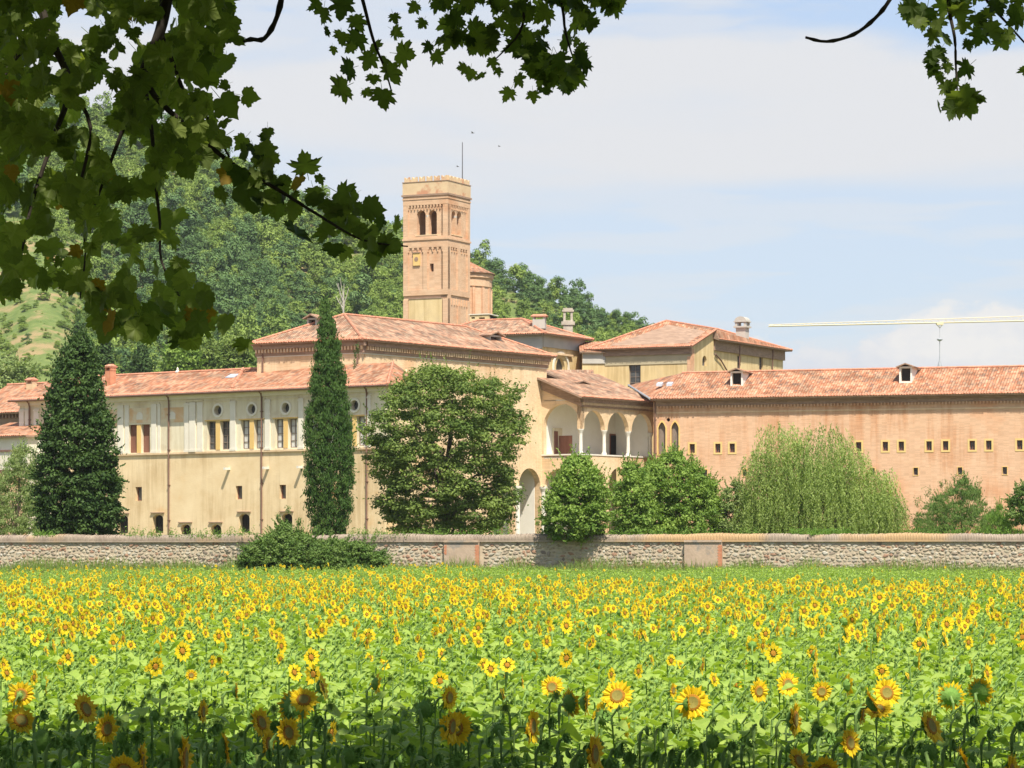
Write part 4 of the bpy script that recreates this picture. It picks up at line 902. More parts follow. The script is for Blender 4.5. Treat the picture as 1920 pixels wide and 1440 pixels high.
# bricks on edge forming the rounded coping
V, Fq, tone = [], [], []
s = WS0
while s < WS1:
    w = .085*rnd.uniform(.9, 1.15); h = rnd.uniform(-.02, .02); sag = .03*math.sin(s*.6)+.02*math.sin(s*1.7)
    a, b = s+.004, s+w-.006
    prof = [(.11, zcb+.102), (.12, zcb+.27+h+sag), (.02, zcb+.40+h+sag), (-.25, zcb+.46+h+sag), (-.52, zcb+.38+h+sag), (-.6, zcb+.102)]
    i = len(V)
    for x in (a, b):
        for d, z in prof: V.append(tuple(WALLF.p(x, z, d)))
    for k in range(5): Fq.append((i+k, i+k+1, i+k+7, i+k+6)); tone.append(rnd.random())
    Fq += [(i, i+1, i+2, i+5), (i+2, i+3, i+4, i+5), (i+6, i+11, i+8, i+7), (i+8, i+11, i+10, i+9)]; tone += [.5]*4
    s += w
o = npmesh('coping_bricks', np.array(V), np.array(Fq), MT['coping'], bw); tag(o, kind='stuff')
# rubble stones
stone_cols = [(0.56,0.49,0.36), (0.50,0.41,0.30), (0.60,0.54,0.43), (0.42,0.34,0.26), (0.46,0.28,0.19), (0.50,0.45,0.36), (0.30,0.24,0.19), (0.66,0.62,0.53)]
smats = [surf('field_stone', tuple(c*.70 for c in cc), tuple(c*.9 for c in cc), 6, bump=0.3) for cc in stone_cols]
def stone_mesh(k):
    r_ = random.Random(50+k); n = 7
    ang = sorted(r_.uniform(0, 2*math.pi/n)+2*math.pi*j/n for j in range(n)); V = []
    for d, sc_ in ((-.5, 1), (.35, .97), (.55, .68)):
        for a in ang: q = sc_*r_.uniform(.9, 1.06); V.append((.5*math.cos(a)*q*(1.12 if abs(math.cos(a)) > .6 else 1), d*r_.uniform(.85, 1.1) if d > .5 else d, .5*math.sin(a)*q))
    V.append((0, .6, 0)); Fc = []
    for L in range(2):
        for j in range(n): Fc.append((L*n+j, L*n+(j+1) % n, (L+1)*n+(j+1) % n, (L+1)*n+j))
    for j in range(n): Fc.append((2*n+j, 2*n+(j+1) % n, 3*n))
    return V, Fc
protos = [stone_mesh(k) for k in range(10)]
pillars = [(835, 900), (1285, 1355)]
prange = [(WALLF.s(a)-.05, WALLF.s(b)+.05) for a, b in pillars]
stones = []
z = 1.25
while z < zcb-.05:
    h = rnd.uniform(.13, .22); s = WS0+rnd.uniform(0, .3)
    while s < WS1:
        w = rnd.uniform(.16, .48)*(0.8 if rnd.random() < .5 else 1); 
        if not any(a-.1 < s+w/2 < b+.1 for a, b in prange):
            stones.append((s+w/2, min(z+h/2+rnd.uniform(-.06, .06)+.07*math.sin(s*.9), zcb-h/2), w*rnd.uniform(.7, 1.0), h*rnd.uniform(.7, 1.15), rnd.uniform(.04, .11), rnd.randrange(10), (4 if (WALLF.s(1170) < s < WALLF.s(1280) and z < 1.95 and rnd.random() < .6) else rnd.choices(range(8), [5,5,2.5,2.5,2.2,5,1.2,.5])[0]), rnd.uniform(-22, 22)))
        s += w+.01
    z += h
vis = [q for q in stones if WALLF.s(0) < q[0] < WALLF.s(1920)]
vis.sort(key=lambda q: -q[2]*q[3]/(WALLF.p(q[0], 0).y**2)); big = set(id(q) for q in vis[:300])
pm = {}
allV, allF, allM = [], [], []
Wt3 = np.array([[WALLF.t.x, WALLF.t.y, 0], [WALLF.n.x, WALLF.n.y, 0], [0, 0, 1]])
for q in stones:
    s, z, w, h, dp, k, ci, rot = q
    if id(q) in big:
        key = (k, ci)
        if key not in pm:
            me = bpy.data.meshes.new('stone'); me.from_pydata(protos[k][0], [], protos[k][1]); me.materials.append(smats[ci]); pm[key] = me
        o = bpy.data.objects.new('stone', pm[key]); col.objects.link(o); o.parent = bw
        M3 = Matrix(((WALLF.t.x, WALLF.n.x, 0), (WALLF.t.y, WALLF.n.y, 0), (0, 0, 1))) @ Matrix.Rotation(R(rot), 3, 'Y')
        o.matrix_basis = Matrix.Translation(WALLF.p(s, z, .0)-Vector(bw['_w'])) @ M3.to_4x4() @ Matrix.Diagonal((w, dp, h, 1))
    else:
        P = np.array(protos[k][0])*[w, dp, h]; a = R(rot); c, sn = math.cos(a), math.sin(a)
        P = np.stack([P[:,0]*c+P[:,2]*sn, P[:,1], -P[:,0]*sn+P[:,2]*c], 1) @ Wt3 + np.array(WALLF.p(s, z, 0)); i = sum(len(v) for v in allV[-1:]) and 0
        allV.append(P); allF.append((protos[k][1], ci))
off = 0; mbs = MB()
for P, (Fc, ci) in zip(allV, allF):
    mbs.v += [tuple(p) for p in P]; mbs.f += [tuple(off+x for x in f) for f in Fc]; mbs.m += [ci]*len(Fc); off += len(P)
tag(mbs.build('small_stones', smats, bw), kind='stuff')
for k, (a, b) in enumerate(pillars):
    s0, s1 = WALLF.s(a), WALLF.s(b)
    p = MB(); wbox(p, s0, s1, zb0, zcb-.02, -.1, .28); wbox(p, s0, s1, zcb-.019, zcb+.102, -.1, .36); p.build('buttress', MT['pillar'], bw)
    ch = MB()
    for j in range(24):
        z = 1.3+j*.08
        if z > zcb-.1: break
        for e in ((s1-.24, s1+.005),) + (((s0-.005, s0+.16),) if k == 0 and j > 16 else ()):
            ch.box(WALLF, e[0]+(.05 if j % 2 else 0), e[1], z, z+.068, .2, .295)
    tag(ch.build('quoin_bricks', MT['redbrick'], bw), kind='stuff')

# ================================================================ foliage
def lm(name, a, b, **k): return leafmat(name, a, b, **k)
LM = {
 'yew': lm('dark_conifer_leaf', (0.022,0.055,0.014), (0.085,0.145,0.035), trans=.15),
 'cypress': lm('cypress_leaf', (0.028,0.075,0.014), (0.085,0.15,0.032), trans=.15),
 'broad': lm('broad_leaf', (0.065,0.12,0.025), (0.22,0.29,0.07), trans=.25),
 'bright': lm('bright_leaf', (0.08,0.165,0.025), (0.29,0.40,0.09), trans=.3),
 'pale': lm('pale_leaf', (0.15,0.23,0.07), (0.30,0.36,0.14), trans=.3),
 'willow': lm('willow_leaf', (0.13,0.21,0.05), (0.46,0.54,0.18), trans=.35),
 'scrub': lm('scrub_leaf', (0.07,0.14,0.03), (0.18,0.26,0.07), trans=.25),
 'weed': lm('weed_leaf', (0.09,0.19,0.03), (0.20,0.32,0.06), trans=.3),
}
def quads(P, U, W):
    """P centres, U and W half axes -> quad verts / faces (leaf shape: pointed along U)"""
    V = np.stack([P-U, P+W*.55-U*.1, P+U, P-W*.55-U*.1], 1).reshape(-1, 3)
    return V, np.arange(len(V)).reshape(-1, 4)
def rand_unit(n):
    v = rng.normal(size=(n, 3)); return v/np.linalg.norm(v, axis=1, keepdims=True)
def sil_fn(sil, D):
    ys = np.array([r[0] for r in sil], float); 
    z = zat(ys, D)[::-1]; c = ((np.array([(r[1]+r[2])/2 for r in sil])-CX)*D/FPX)[::-1]; h = (np.array([(r[2]-r[1])/2 for r in sil])*D/FPX)[::-1]
    return z, c, h
def crown(parent, sil, D, mat, nclump, nleaf, rc, ls, depth=1.0, up=0.5, droop=0.0, tone_p=1.0, seed=0, aspect=.6, name='crown', inner=0.0, squash=.75, shrink=.45, fuzz=.12, sprig=.8):
    global rng
    rng = np.random.default_rng(100+seed)
    z, c, h = sil_fn(sil, D)
    area = np.cumsum(np.concatenate([[0], (h[1:]+h[:-1])/2*np.diff(z)])); u = rng.random(nclump)*area[-1]
    zc = np.interp(u, area, z); cc = np.interp(zc, z, c); hh = np.maximum(np.interp(zc, z, h)-rc*shrink, 0.02)
    a = rng.random(nclump)*2*math.pi; q = np.sqrt(rng.random(nclump)*(1-inner)+inner); q = q**.6
    C = np.stack([cc+hh*q*np.cos(a), D+hh*depth*q*np.sin(a), zc], 1)
    rcl = rc*rng.uniform(.55, 1.25, nclump); tone = rng.random(nclump)**tone_p
    n = nclump*nleaf; ci = np.repeat(np.arange(nclump), nleaf)
    d = rand_unit(n); d[:, 2] = np.where(d[:, 2] < -.2, d[:, 2]*.5, d[:, 2]); rr = rng.random(n)**.4
    P = C[ci]+d*(rcl[ci]*rr)[:, None]*np.array([1, 1, squash]); P[:, 2] += 0
    fz = rng.random(n) < fuzz; P[fz] += d[fz]*(rcl[ci][fz]*rng.uniform(.1, .9, fz.sum()))[:, None]
    nrm = d*.8+rand_unit(n)*.7+np.array([0, 0, up]); nrm /= np.linalg.norm(nrm, axis=1, keepdims=True)
    t = np.cross(nrm, rand_unit(n)); t[:, 2] -= droop; t -= nrm*(t*nrm).sum(1, keepdims=True)*0; t /= np.linalg.norm(t, axis=1, keepdims=True)
    w = np.cross(nrm, t); l = ls*rng.uniform(.6, 1.3, n)
    # sprigs that stick out of the outline
    ns = int(nclump*sprig); k_ = rng.integers(0, nclump, ns); m_ = 11; od = C[k_]-np.array([np.mean(c), D, z[0]+(z[-1]-z[0])*.35]); od /= np.linalg.norm(od, axis=1, keepdims=True); od = od*.8+rand_unit(ns)*.45+[0, 0, .35]
    tt = np.linspace(.3, 1, m_); Ls = rc*rng.uniform(1.0, 2.1, ns); SP = (C[k_][:, None, :]+od[:, None, :]*(Ls[:, None]*tt)[:, :, None]+rng.normal(0, rc*.05, (ns, m_, 3))).reshape(-1, 3)
    sd_ = np.repeat(od, m_, 0)+rand_unit(ns*m_)*.9; sd_ /= np.linalg.norm(sd_, axis=1, keepdims=True); sw = np.cross(sd_, rand_unit(ns*m_)); sw /= np.linalg.norm(sw, axis=1, keepdims=True); sl_ = (ls*rng.uniform(.6, 1.1, ns*m_))[:, None]
    P = np.concatenate([P, SP]); t = np.concatenate([t, sd_]); w = np.concatenate([w, sw]); l = np.concatenate([l, sl_[:, 0]]); ci = np.concatenate([ci, np.repeat(k_, m_)]); n = len(P)
    V, Fq = quads(P, t*l[:, None], w*(l*aspect*1.6)[:, None])
    tn = np.clip(tone[ci]*.65+rng.random(n)*.45, 0, 1)
    o = npmesh(name, V, Fq, mat, parent, {'tone': tn})
    return o, C, rcl
def trunk_limbs(parent, base, top, r, C, nl=14, mat=None, seed=0):
    rr_ = random.Random(seed); base, top = Vector(base), Vector(top)
    m = MB(); pts = [base.lerp(top, k/6)+Vector((rr_.uniform(-.12,.12), rr_.uniform(-.12,.12), 0))*(1 if k else 0) for k in range(7)]
    m.tube(pts, [r*(1-.8*k/6)+.02 for k in range(7)], 8); m.build('trunk', mat or MT['bark'], parent)
    idx = [rr_.randrange(len(C)) for _ in range(nl)]
    m = MB()
    for i in idx:
        c = Vector(C[i]); t = rr_.uniform(.25, .8); p = base.lerp(top, t)
        if c.z < p.z: p = base.lerp(top, max(.1, t-.3))
        mid = p.lerp(c, .5)+Vector((0, 0, .15*(c-p).length)); m.tube([p, mid, c], [r*.35, r*.22, .02], 5)
    m.build('limb', mat or MT['bark'], parent)
def tree(name, sil, D, label, cat, mat, nclump, nleaf, rc, ls, r=.18, top_py=None, seed=0, group=None, nl=14, baseD=None, **kw):
    z, c, h = sil_fn(sil, D); gzv = 1.15
    t = thing(name, (float(c[0]), D, gzv), label, cat, group)
    o, C, rl = crown(t, sil, D, LM[mat], nclump, nleaf, rc, ls, seed=seed, **kw)
    zt = z[0]+(z[-1]-z[0])*.8; trunk_limbs(t, (float(c[0]), baseD or D, gzv-.2), (float(np.interp(zt, z, c)), D, float(zt)), r, C, nl, seed=seed)
    return t, C, rl
tree('yew_tree', [(634,134,166),(650,114,180),(680,102,187),(720,88,194),(760,84,206),(800,75,216),(850,64,224),(900,60,232),(950,62,233),(990,70,228),(1006,80,222)], 182.5,
     'big dark green conifer with ragged cone shape overlapping the wall at the left', 'tree', 'yew', 1100, 62, .46, .115, r=.2, seed=1, up=.3, shrink=.6)
tree('cypress', [(566,607,610),(600,598,626),(640,591,638),(700,582,648),(760,576,656),(800,568,662),(850,567,664),(900,568,665),(950,573,662),(1004,583,650)], 190,
     'tall narrow Italian cypress in front of the painted wing', 'tree', 'cypress', 1100, 55, .34, .095, r=.2, seed=2, up=.1, sprig=.3, fuzz=.05, droop=-1.2, aspect=.45, squash=1.7)
t_, C_b, _ = tree('broad_tree', [(686,790,830),(700,770,870),(716,735,975),(740,705,990),(780,682,994),(820,672,998),(860,680,970),(900,692,975),(940,697,982),(970,712,968),(1004,735,930)], 205,
     'large round deciduous tree with layered mid green foliage in front of the refectory', 'tree', 'broad', 560, 150, .82, .12, r=.35, seed=3, up=.6, squash=.75, sprig=.3, fuzz=.06, inner=.0)
tree('laurel_bush', [(858,1070,1095),(880,1048,1125),(910,1030,1140),(950,1012,1146),(980,1006,1148),(1014,1035,1112)], 170.9,
     'dense bright green bush leaning over the wall and casting a shadow on it', 'bush', 'bright', 330, 75, .42, .10, seed=4, up=.4, r=.05, baseD=172.3)
tree('elder_bush', [(872,1168,1196),(900,1150,1222),(940,1142,1230),(1004,1140,1235)], 184, 'light green bush directly right of the bush that leans over the wall', 'bush', 'bright', 230, 70, .4, .095, seed=5, up=.3, r=.08)
tree('hazel_bush', [(852,1250,1272),(875,1205,1315),(910,1192,1345),(950,1185,1365),(1004,1180,1372)], 188, 'wide tall bush in front of the Gothic twin windows', 'bush', 'bright', 620, 70, .42, .095, seed=6, up=.35, r=.12)
tree('pale_bush', [(905,1372,1385),(930,1350,1408),(1004,1335,1420)], 187, 'pale grey green bush squeezed between hazel and weeping willow', 'bush', 'pale', 150, 60, .35, .085, seed=7, up=.3, r=.07)
tree('olive_shrub', [(900,1806,1812),(920,1770,1838),(945,1730,1856),(970,1712,1885),(1004,1702,1905)], 184, 'feathery dull green shrub right of the weeping willow', 'bush', 'scrub', 340, 65, .36, .085, seed=8, up=.2, r=.07, droop=-1.2, aspect=.35)
tree('tall_grass_clump', [(950,1872,1876),(968,1845,1905),(1004,1830,1925)], 180, 'bright yellow green clump of tall weeds behind the wall near the right edge', 'bush', 'weed', 70, 70, .3, .09, seed=9, up=.2, r=.03, droop=-1.5, aspect=.25)
tree('small_tree', [(905,1925,1945),(925,1900,1975),(960,1888,1990),(985,1905,1985)], 178, 'small dark leaved tree cut off by the right edge of the view', 'tree', 'scrub', 170, 70, .35, .09, seed=10, up=.3, r=.10)
tree('silver_willow_bush', [(838,30,60),(870,8,78),(910,-20,82),(950,-40,85),(1004,-50,88)], 194, 'loose grey green bush left of the big dark conifer', 'bush', 'pale', 420, 60, .42, .09, seed=11, up=.2, r=.1, droop=-.8, aspect=.4)
tree('bramble_bush', [(985,528,542),(998,508,562),(1010,482,600),(1020,464,690),(1035,448,728),(1055,444,736),(1074,446,732)], 166.5, 'dark tangled bramble bush growing in front of the stone wall', 'bush', 'scrub', 900, 62, .30, .075, seed=12, up=.3, r=.05, depth=.55)
# airy shoots that break the outlines of the bushes
def shoots(parent, spots, D, mat, n_each=5, hgt=.9, ls=.07, seed=0, name='shoot'):
    r_ = np.random.default_rng(900+seed); V0 = []; 
    for px, py in spots:
        b = place(px, py, D)
        for k in range(n_each):
            lean = r_.normal(0, .25, 2); L = hgt*r_.uniform(.5, 1.1)
            t = np.linspace(0, 1, 14); p = np.array(b)+np.stack([lean[0]*L*t, lean[1]*L*t, L*t-.2*L*t*t], 1)+r_.normal(0, .05, (14, 3)); V0.append(p)
    P = np.concatenate(V0); n = len(P); global rng; rng = r_
    d = rand_unit(n); d[:, 2] = abs(d[:, 2]); w = np.cross(d, rand_unit(n)); w /= np.linalg.norm(w, axis=1, keepdims=True)
    V, Fq = quads(P, d*ls, w*ls*.6); return npmesh(name, V, Fq, LM[mat], parent, {'tone': r_.random(n)})
for nm, spots, D, mt, h in (('olive_shrub', [(1740,930),(1765,915),(1790,905),(1808,900),(1830,920),(1720,950)], 184, 'scrub', .8), ('small_tree', [(1905,925),(1893,950),(1900,965)], 178, 'scrub', .6),
                        ('bramble_bush', [(540,960),(520,975),(560,985),(620,1005),(480,1010),(700,1015),(590,1000)], 166.5, 'scrub', .5), ('silver_willow_bush', [(20,870),(45,845),(62,855),(75,890)], 194, 'pale', .8),
                        ('hazel_bush', [(1215,880),(1240,862),(1275,858),(1300,868),(1330,900),(1355,935)], 188, 'bright', .6), ('laurel_bush', [(1050,890),(1075,872),(1100,870),(1130,905),(1012,960),(1008,985),(1142,940)], 173.4, 'bright', .45), ('elder_bush', [(1160,890),(1185,878),(1205,890)], 184, 'bright', .6)):
    shoots(bpy.data.objects[nm], spots, D, mt, 5, h, seed=len(spots), name='twigs')
shoots(bpy.data.objects['cypress'], [(664,690),(667,672),(672,660)], 190, 'cypress', 4, .7, .08, 3, 'side_branch')
# weeping willow
def willow():
    D = 186; sil = [(792,1455,1475),(806,1430,1490),(830,1415,1615),(860,1403,1640),(900,1394,1670),(950,1388,1695),(1004,1386,1702)]
    z, c, h = sil_fn(sil, D); t = thing('weeping_willow', (float((1540-CX)*D/FPX), D, 1.15), 'big weeping willow with pale green hanging strands in front of the long brick wing', 'tree')
    r_ = np.random.default_rng(77); tops = [(1460,800,34),(1425,850,24),(1545,812,44),(1590,850,34),(1500,850,50),(1640,890,30),(1665,925,24),(1440,900,34),(1540,890,60),(1410,940,22),(1620,930,40)]
    P, U, W, T = [], [], [], []; C = []
    for px, py, sp in tops:
        tn0 = r_.random()*.35
        b = np.array(place(px, py, D)); R_ = sp*D/FPX*1.25; ns = int(sp*7)
        for k in range(int(ns*2.6)):
            a = r_.random()*2*math.pi; q = math.sqrt(r_.random()); dz = r_.random()**1.2*max(0.2, b[2]-2.2); gr = 1+.22*dz/(b[2]-1); st = b+np.array([math.cos(a)*R_*q*gr, math.sin(a)*R_*q*1.1*gr, .35*R_*(1-q*q)-.1+r_.normal(0, .15)-dz])
            L = r_.uniform(.5, 2.2); n = int(L/.06); tt = np.linspace(0, 1, n)
            out = np.array([math.cos(a), math.sin(a), 0])*q*.8
            p = st+np.outer(np.sin(tt*1.3)*.6, out)+np.outer(-L*tt**1.15, [0, 0, 1]); p = p[p[:, 2] > 1.2]
            n = len(p)
            if n == 0: continue
            p = p+r_.normal(0, .05, (n, 3)); d = np.tile([0., 0, -1], (n, 1))+r_.normal(0, .6, (n, 3)); d /= np.linalg.norm(d, axis=1, keepdims=True)
            w = np.cross(d, r_.normal(size=(n, 3))); w /= np.linalg.norm(w, axis=1, keepdims=True); l = r_.uniform(.06, .13, n)
            P.append(p); U.append(d*l[:, None]); W.append(w*(l*.45)[:, None]); T.append(np.clip(tn0+r_.random()**1.5*.4+r_.random(n)*.3-.25*(q < .5), 0, 1));  # inner strands toned darker, crown shade put into the leaf colour
            if k % 12 == 0: C.append(st)
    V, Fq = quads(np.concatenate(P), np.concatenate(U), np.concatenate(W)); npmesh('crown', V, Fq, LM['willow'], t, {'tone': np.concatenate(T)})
    trunk_limbs(t, ((1540-CX)*D/FPX, D, 1.0), tuple(place(1530, 880, D)), .35, [q_ for q_ in C if 3.5 < q_[2] < 7.5], 14, seed=5)
willow()
# weeds along the wall top and at the foot of the painted wing
def weeds(name, boxes, mat, n, hgt, ls, seed, label=None):
    r_ = np.random.default_rng(seed); P, U, W, T = [], [], [], []
    for x0, x1, y0, D in boxes:
        for k in range(int(n*(x1-x0)/100)):
            px = r_.uniform(x0, x1); b = np.array(place(px, y0, D)); b[1] += r_.uniform(-.4, .4); L = hgt*r_.uniform(.3, 1.0); m = 9
            t = np.linspace(0, 1, m); ln = r_.normal(0, .3, 2); p = b+np.stack([ln[0]*L*t, ln[1]*L*t, L*t], 1)+r_.normal(0, .05, (m, 3))
            d = r_.normal(size=(m, 3))*.7+[0, 0, .6]; d /= np.linalg.norm(d, axis=1, keepdims=True); w = np.cross(d, r_.normal(size=(m, 3))); w /= np.linalg.norm(w, axis=1, keepdims=True)
            l = ls*r_.uniform(.6, 1.3, m); P.append(p); U.append(d*l[:, None]); W.append(w*(l*.6)[:, None]); T.append(r_.random(m)*.5+r_.random()*.5)
    V, Fq = quads(np.concatenate(P), np.concatenate(U), np.concatenate(W)); o = npmesh(name, V, Fq, LM[mat], None, {'tone': np.concatenate(T)})
    tag(o, label, None, None, 'stuff'); return o
weeds('weeds', [(228,260,1004,176), (262,330,1006,176), (330,430,1008,176), (430,475,1003,176), (655,720,1004,174), (700,960,1008,174), (925,960,1000,174), (1140,1420,1005,171), (1480,1600,1006,168), (1690,1920,1004,167)], 'weed', 60, .55, .07, 31, 'low green weeds showing above the wall coping')
weeds('weeds', [(1482,1598,1000,168.5), (1510,1560,1004,167.3), (1005,1040,1000,171.5), (60,100,1004,178.5)], 'weed', 90, .30, .07, 32, 'green creeper spilling over the wall coping under the willow')

# ================================================================ wooded hill
LM['wood'] = leafmat('wood_leaf', (0.075,0.14,0.03), (0.29,0.38,0.085), trans=.2, nscale=.45)
LM['wood2'] = leafmat('wood_dark_leaf', (0.05,0.11,0.04), (0.16,0.25,0.08), trans=.15, nscale=.3)
def proto_tree(name, mat, seed, n=15, leaves=62, h=1.0, conic=False):
    """crown about 1 m in radius, used many times over on the hill"""
    r_ = np.random.default_rng(seed); a = r_.random(n)*6.283; el = r_.random(n)
    if conic: zc = el*2.2; q = .75*(1-el)
    else: zc = .45+el*1.15*h; q = np.sqrt(np.clip(1-((el-.35)/.7)**2, 0.02, 1))*.62*np.sqrt(r_.random(n))
    C = np.stack([np.cos(a)*q, np.sin(a)*q, zc], 1); ci = np.repeat(np.arange(n), leaves); m = len(ci)
    global rng; rng = r_
    d = rand_unit(m); d[:, 2] = np.where(d[:, 2] < -.3, -d[:, 2], d[:, 2]); P = C[ci]+d*(r_.uniform(.26, .46, n)[ci]*r_.random(m)**.3)[:, None]*np.array([1, 1, .8])
    nr = d+rand_unit(m)*.5+[0, 0, .4]; nr /= np.linalg.norm(nr, axis=1, keepdims=True); t = np.cross(nr, rand_unit(m)); t /= np.linalg.norm(t, axis=1, keepdims=True); w = np.cross(nr, t); l = .085*r_.uniform(.6, 1.3, m)
    V, Fq = quads(P, t*l[:, None], w*l[:, None]); tn = np.clip(r_.random(n)[ci]*.4+r_.random(m)*.25, 0, 1)
    o = npmesh(name, V, Fq, mat, None, {'tone': tn}); col.objects.unlink(o); return o
def gn_scatter(name, sets, kind='stuff', label=None):
    """sets: list of (prototype object, positions (n,3), z-rotations, scales (n,3), tilts) scattered as instances of one object"""
    V = np.concatenate([s[1] for s in sets]); me = bpy.data.meshes.new(name); me.vertices.add(len(V)); me.vertices.foreach_set('co', V.astype(np.float32).ravel())
    rot = np.concatenate([s[2] for s in sets]).astype(np.float32); scl = np.concatenate([s[3] for s in sets]).astype(np.float32)
    vid = np.concatenate([np.full(len(s[1]), i) for i, s in enumerate(sets)]).astype(np.int32)
    a = me.attributes.new('rot', 'FLOAT_VECTOR', 'POINT'); a.data.foreach_set('vector', rot.ravel())
    a = me.attributes.new('scl', 'FLOAT_VECTOR', 'POINT'); a.data.foreach_set('vector', scl.ravel())
    a = me.attributes.new('vid', 'INT', 'POINT'); a.data.foreach_set('value', vid)
    o = bpy.data.objects.new(name, me); col.objects.link(o)
    ng = bpy.data.node_groups.new(name, 'GeometryNodeTree'); ng.interface.new_socket('Geometry', in_out='INPUT', socket_type='NodeSocketGeometry'); ng.interface.new_socket('Geometry', in_out='OUTPUT', socket_type='NodeSocketGeometry')
    gi = ng.nodes.new('NodeGroupInput'); go = ng.nodes.new('NodeGroupOutput'); jn = ng.nodes.new('GeometryNodeJoinGeometry')
    def na(nm, ty): n = ng.nodes.new('GeometryNodeInputNamedAttribute'); n.data_type = ty; n.inputs[0].default_value = nm; return n.outputs['Attribute']
    r_, s_, v_ = na('rot', 'FLOAT_VECTOR'), na('scl', 'FLOAT_VECTOR'), na('vid', 'INT')
    for i, s in enumerate(sets):
        cmp = ng.nodes.new('FunctionNodeCompare'); cmp.data_type = 'INT'; cmp.operation = 'EQUAL'; ng.links.new(v_, cmp.inputs[2]); cmp.inputs[3].default_value = i
        oi = ng.nodes.new('GeometryNodeObjectInfo'); oi.inputs['Object'].default_value = s[0]; oi.inputs['As Instance'].default_value = True
        ip = ng.nodes.new('GeometryNodeInstanceOnPoints'); ng.links.new(gi.outputs[0], ip.inputs['Points']); ng.links.new(cmp.outputs[0], ip.inputs['Selection']); ng.links.new(oi.outputs['Geometry'], ip.inputs['Instance'])
        e2r = ng.nodes.new('FunctionNodeEulerToRotation'); ng.links.new(r_, e2r.inputs[0]); ng.links.new(e2r.outputs[0], ip.inputs['Rotation']); ng.links.new(s_, ip.inputs['Scale'])
        ng.links.new(ip.outputs[0], jn.inputs[0])
    ng.links.new(jn.outputs[0], go.inputs[0]); md = o.modifiers.new('scatter', 'NODES'); md.node_group = ng
    return tag(o, label, None, None, kind)
def wood():
    r_ = np.random.default_rng(5); protos = [proto_tree('wood_tree', LM['wood'], 200+k, h=[1, 1.2, .9, 1.1, 1][k]) for k in range(5)]+[proto_tree('wood_tree', LM['wood2'], 300+k, h=1.3) for k in range(2)]
    pts = []
    n = 30000; px = r_.uniform(-350, 1560, n); T = np.sqrt(r_.uniform(0, 1.15, n)); D0 = 415+0.05*np.clip(px, 0, 1500); Dr = 760-0.10*np.clip(px, -900, 1400); D = D0+T*(Dr-D0)
    z = hillz(px, D); x = (px-CX)*D/FPX
    clear = (px < 150+60*np.sin(D*.05)) & (T < .62+.1*np.sin(px*.05)) & (r_.random(n) < .93)
    clear |= (px < 420) & (px > 150) & (T < .25+.08*np.sin(px*.07)) & (r_.random(n) < .75)
    keep = ~clear
    # thin out so that crowns stand about four metres apart
    cell = {}; ok = []
    for i in np.nonzero(keep)[0]:
        k = (int(x[i]/2.5), int(D[i]/2.6))
        if k in cell: continue
        cell[k] = 1; ok.append(i)
    ok = np.array(ok); x, D, z, px, T = x[ok], D[ok], z[ok], px[ok], T[ok]; m = len(ok)
    s = r_.uniform(1.1, 2.6, m)*(1+.5*(r_.random(m) < .15))*(1-.12*(px > 850)); s[(px < 150) & (T < .62)] *= .45
    v = r_.choice(7, m, p=[.17,.17,.17,.17,.14,.10,.08]); patch = np.sin(x*.045+1.3)*np.sin(D*.03+x*.02); v = np.where((patch > .45) & (r_.random(m) < .7), r_.choice([5, 6], m), v)
    sets = []
    for i in range(7):
        q = v == i; k = int(q.sum()); P = np.stack([x[q], D[q], z[q]-.5], 1); rot = np.stack([r_.normal(0, .06, k), r_.normal(0, .06, k), r_.random(k)*6.28], 1)
        sc_ = s[q, None]*np.stack([r_.uniform(.85, 1.2, k), r_.uniform(.85, 1.2, k), r_.uniform(.9, 1.45, k)], 1); sets.append((protos[i], P, rot, sc_))
    gn_scatter('woodland', sets, 'stuff', 'dense green deciduous wood covering the hill behind the abbey')
    # shrubs in the clearing
    n = 1100; px = r_.uniform(-60, 440, n); T = r_.uniform(0.0, .6, n)**1; D0 = 415+0.05*np.clip(px, 0, 1500); Dr = 760-0.10*np.clip(px, -900, 1400); D = D0+T*(Dr-D0); q = r_.random(n) < .9
    P = np.stack([(px-CX)*D/FPX, D, hillz(px, D)-.3], 1)
    k = n//2; mk = lambda n_: np.stack([np.zeros(n_), np.zeros(n_), r_.random(n_)*6.28], 1)
    ms = lambda n_: (.18+1.0*r_.random(n_)**2.5)[:, None]*np.stack([np.ones(n_)*1.3, np.ones(n_)*1.3, r_.uniform(.8, 1.2, n_)], 1)
    gn_scatter('undergrowth', [(protos[0], P[:k], mk(k), ms(k)), (protos[3], P[k:], mk(n-k), ms(n-k))], 'stuff', 'low scrub scattered over the open slope at the left')
wood()
def hill_tree(name, px, py_base, py_top, half, D, label, cat, mat, conic=False, seed=0, n=1):
    sil = [(py_top, px-2, px+2), (py_top+(py_base-py_top)*.25, px-half*(.4 if conic else .85), px+half*(.4 if conic else .85)), (py_top+(py_base-py_top)*.6, px-half*(.75 if conic else 1), px+half*(.75 if conic else 1)), (py_base, px-half, px+half)]
    z, c, h = sil_fn(sil, D); t = thing(name, (float(c[0]), D, float(z[0])-1), label, cat)
    o, C, rl = crown(t, sil, D, LM[mat], max(30, int(half*4)), 45, .8, .24, seed=seed, up=.3, squash=.7); trunk_limbs(t, (float(c[0]), D, float(z[0])-1.2), (float(c[0]), D, float(z[0]+(z[-1]-z[0])*.7)), .2, C, 5, seed=seed)
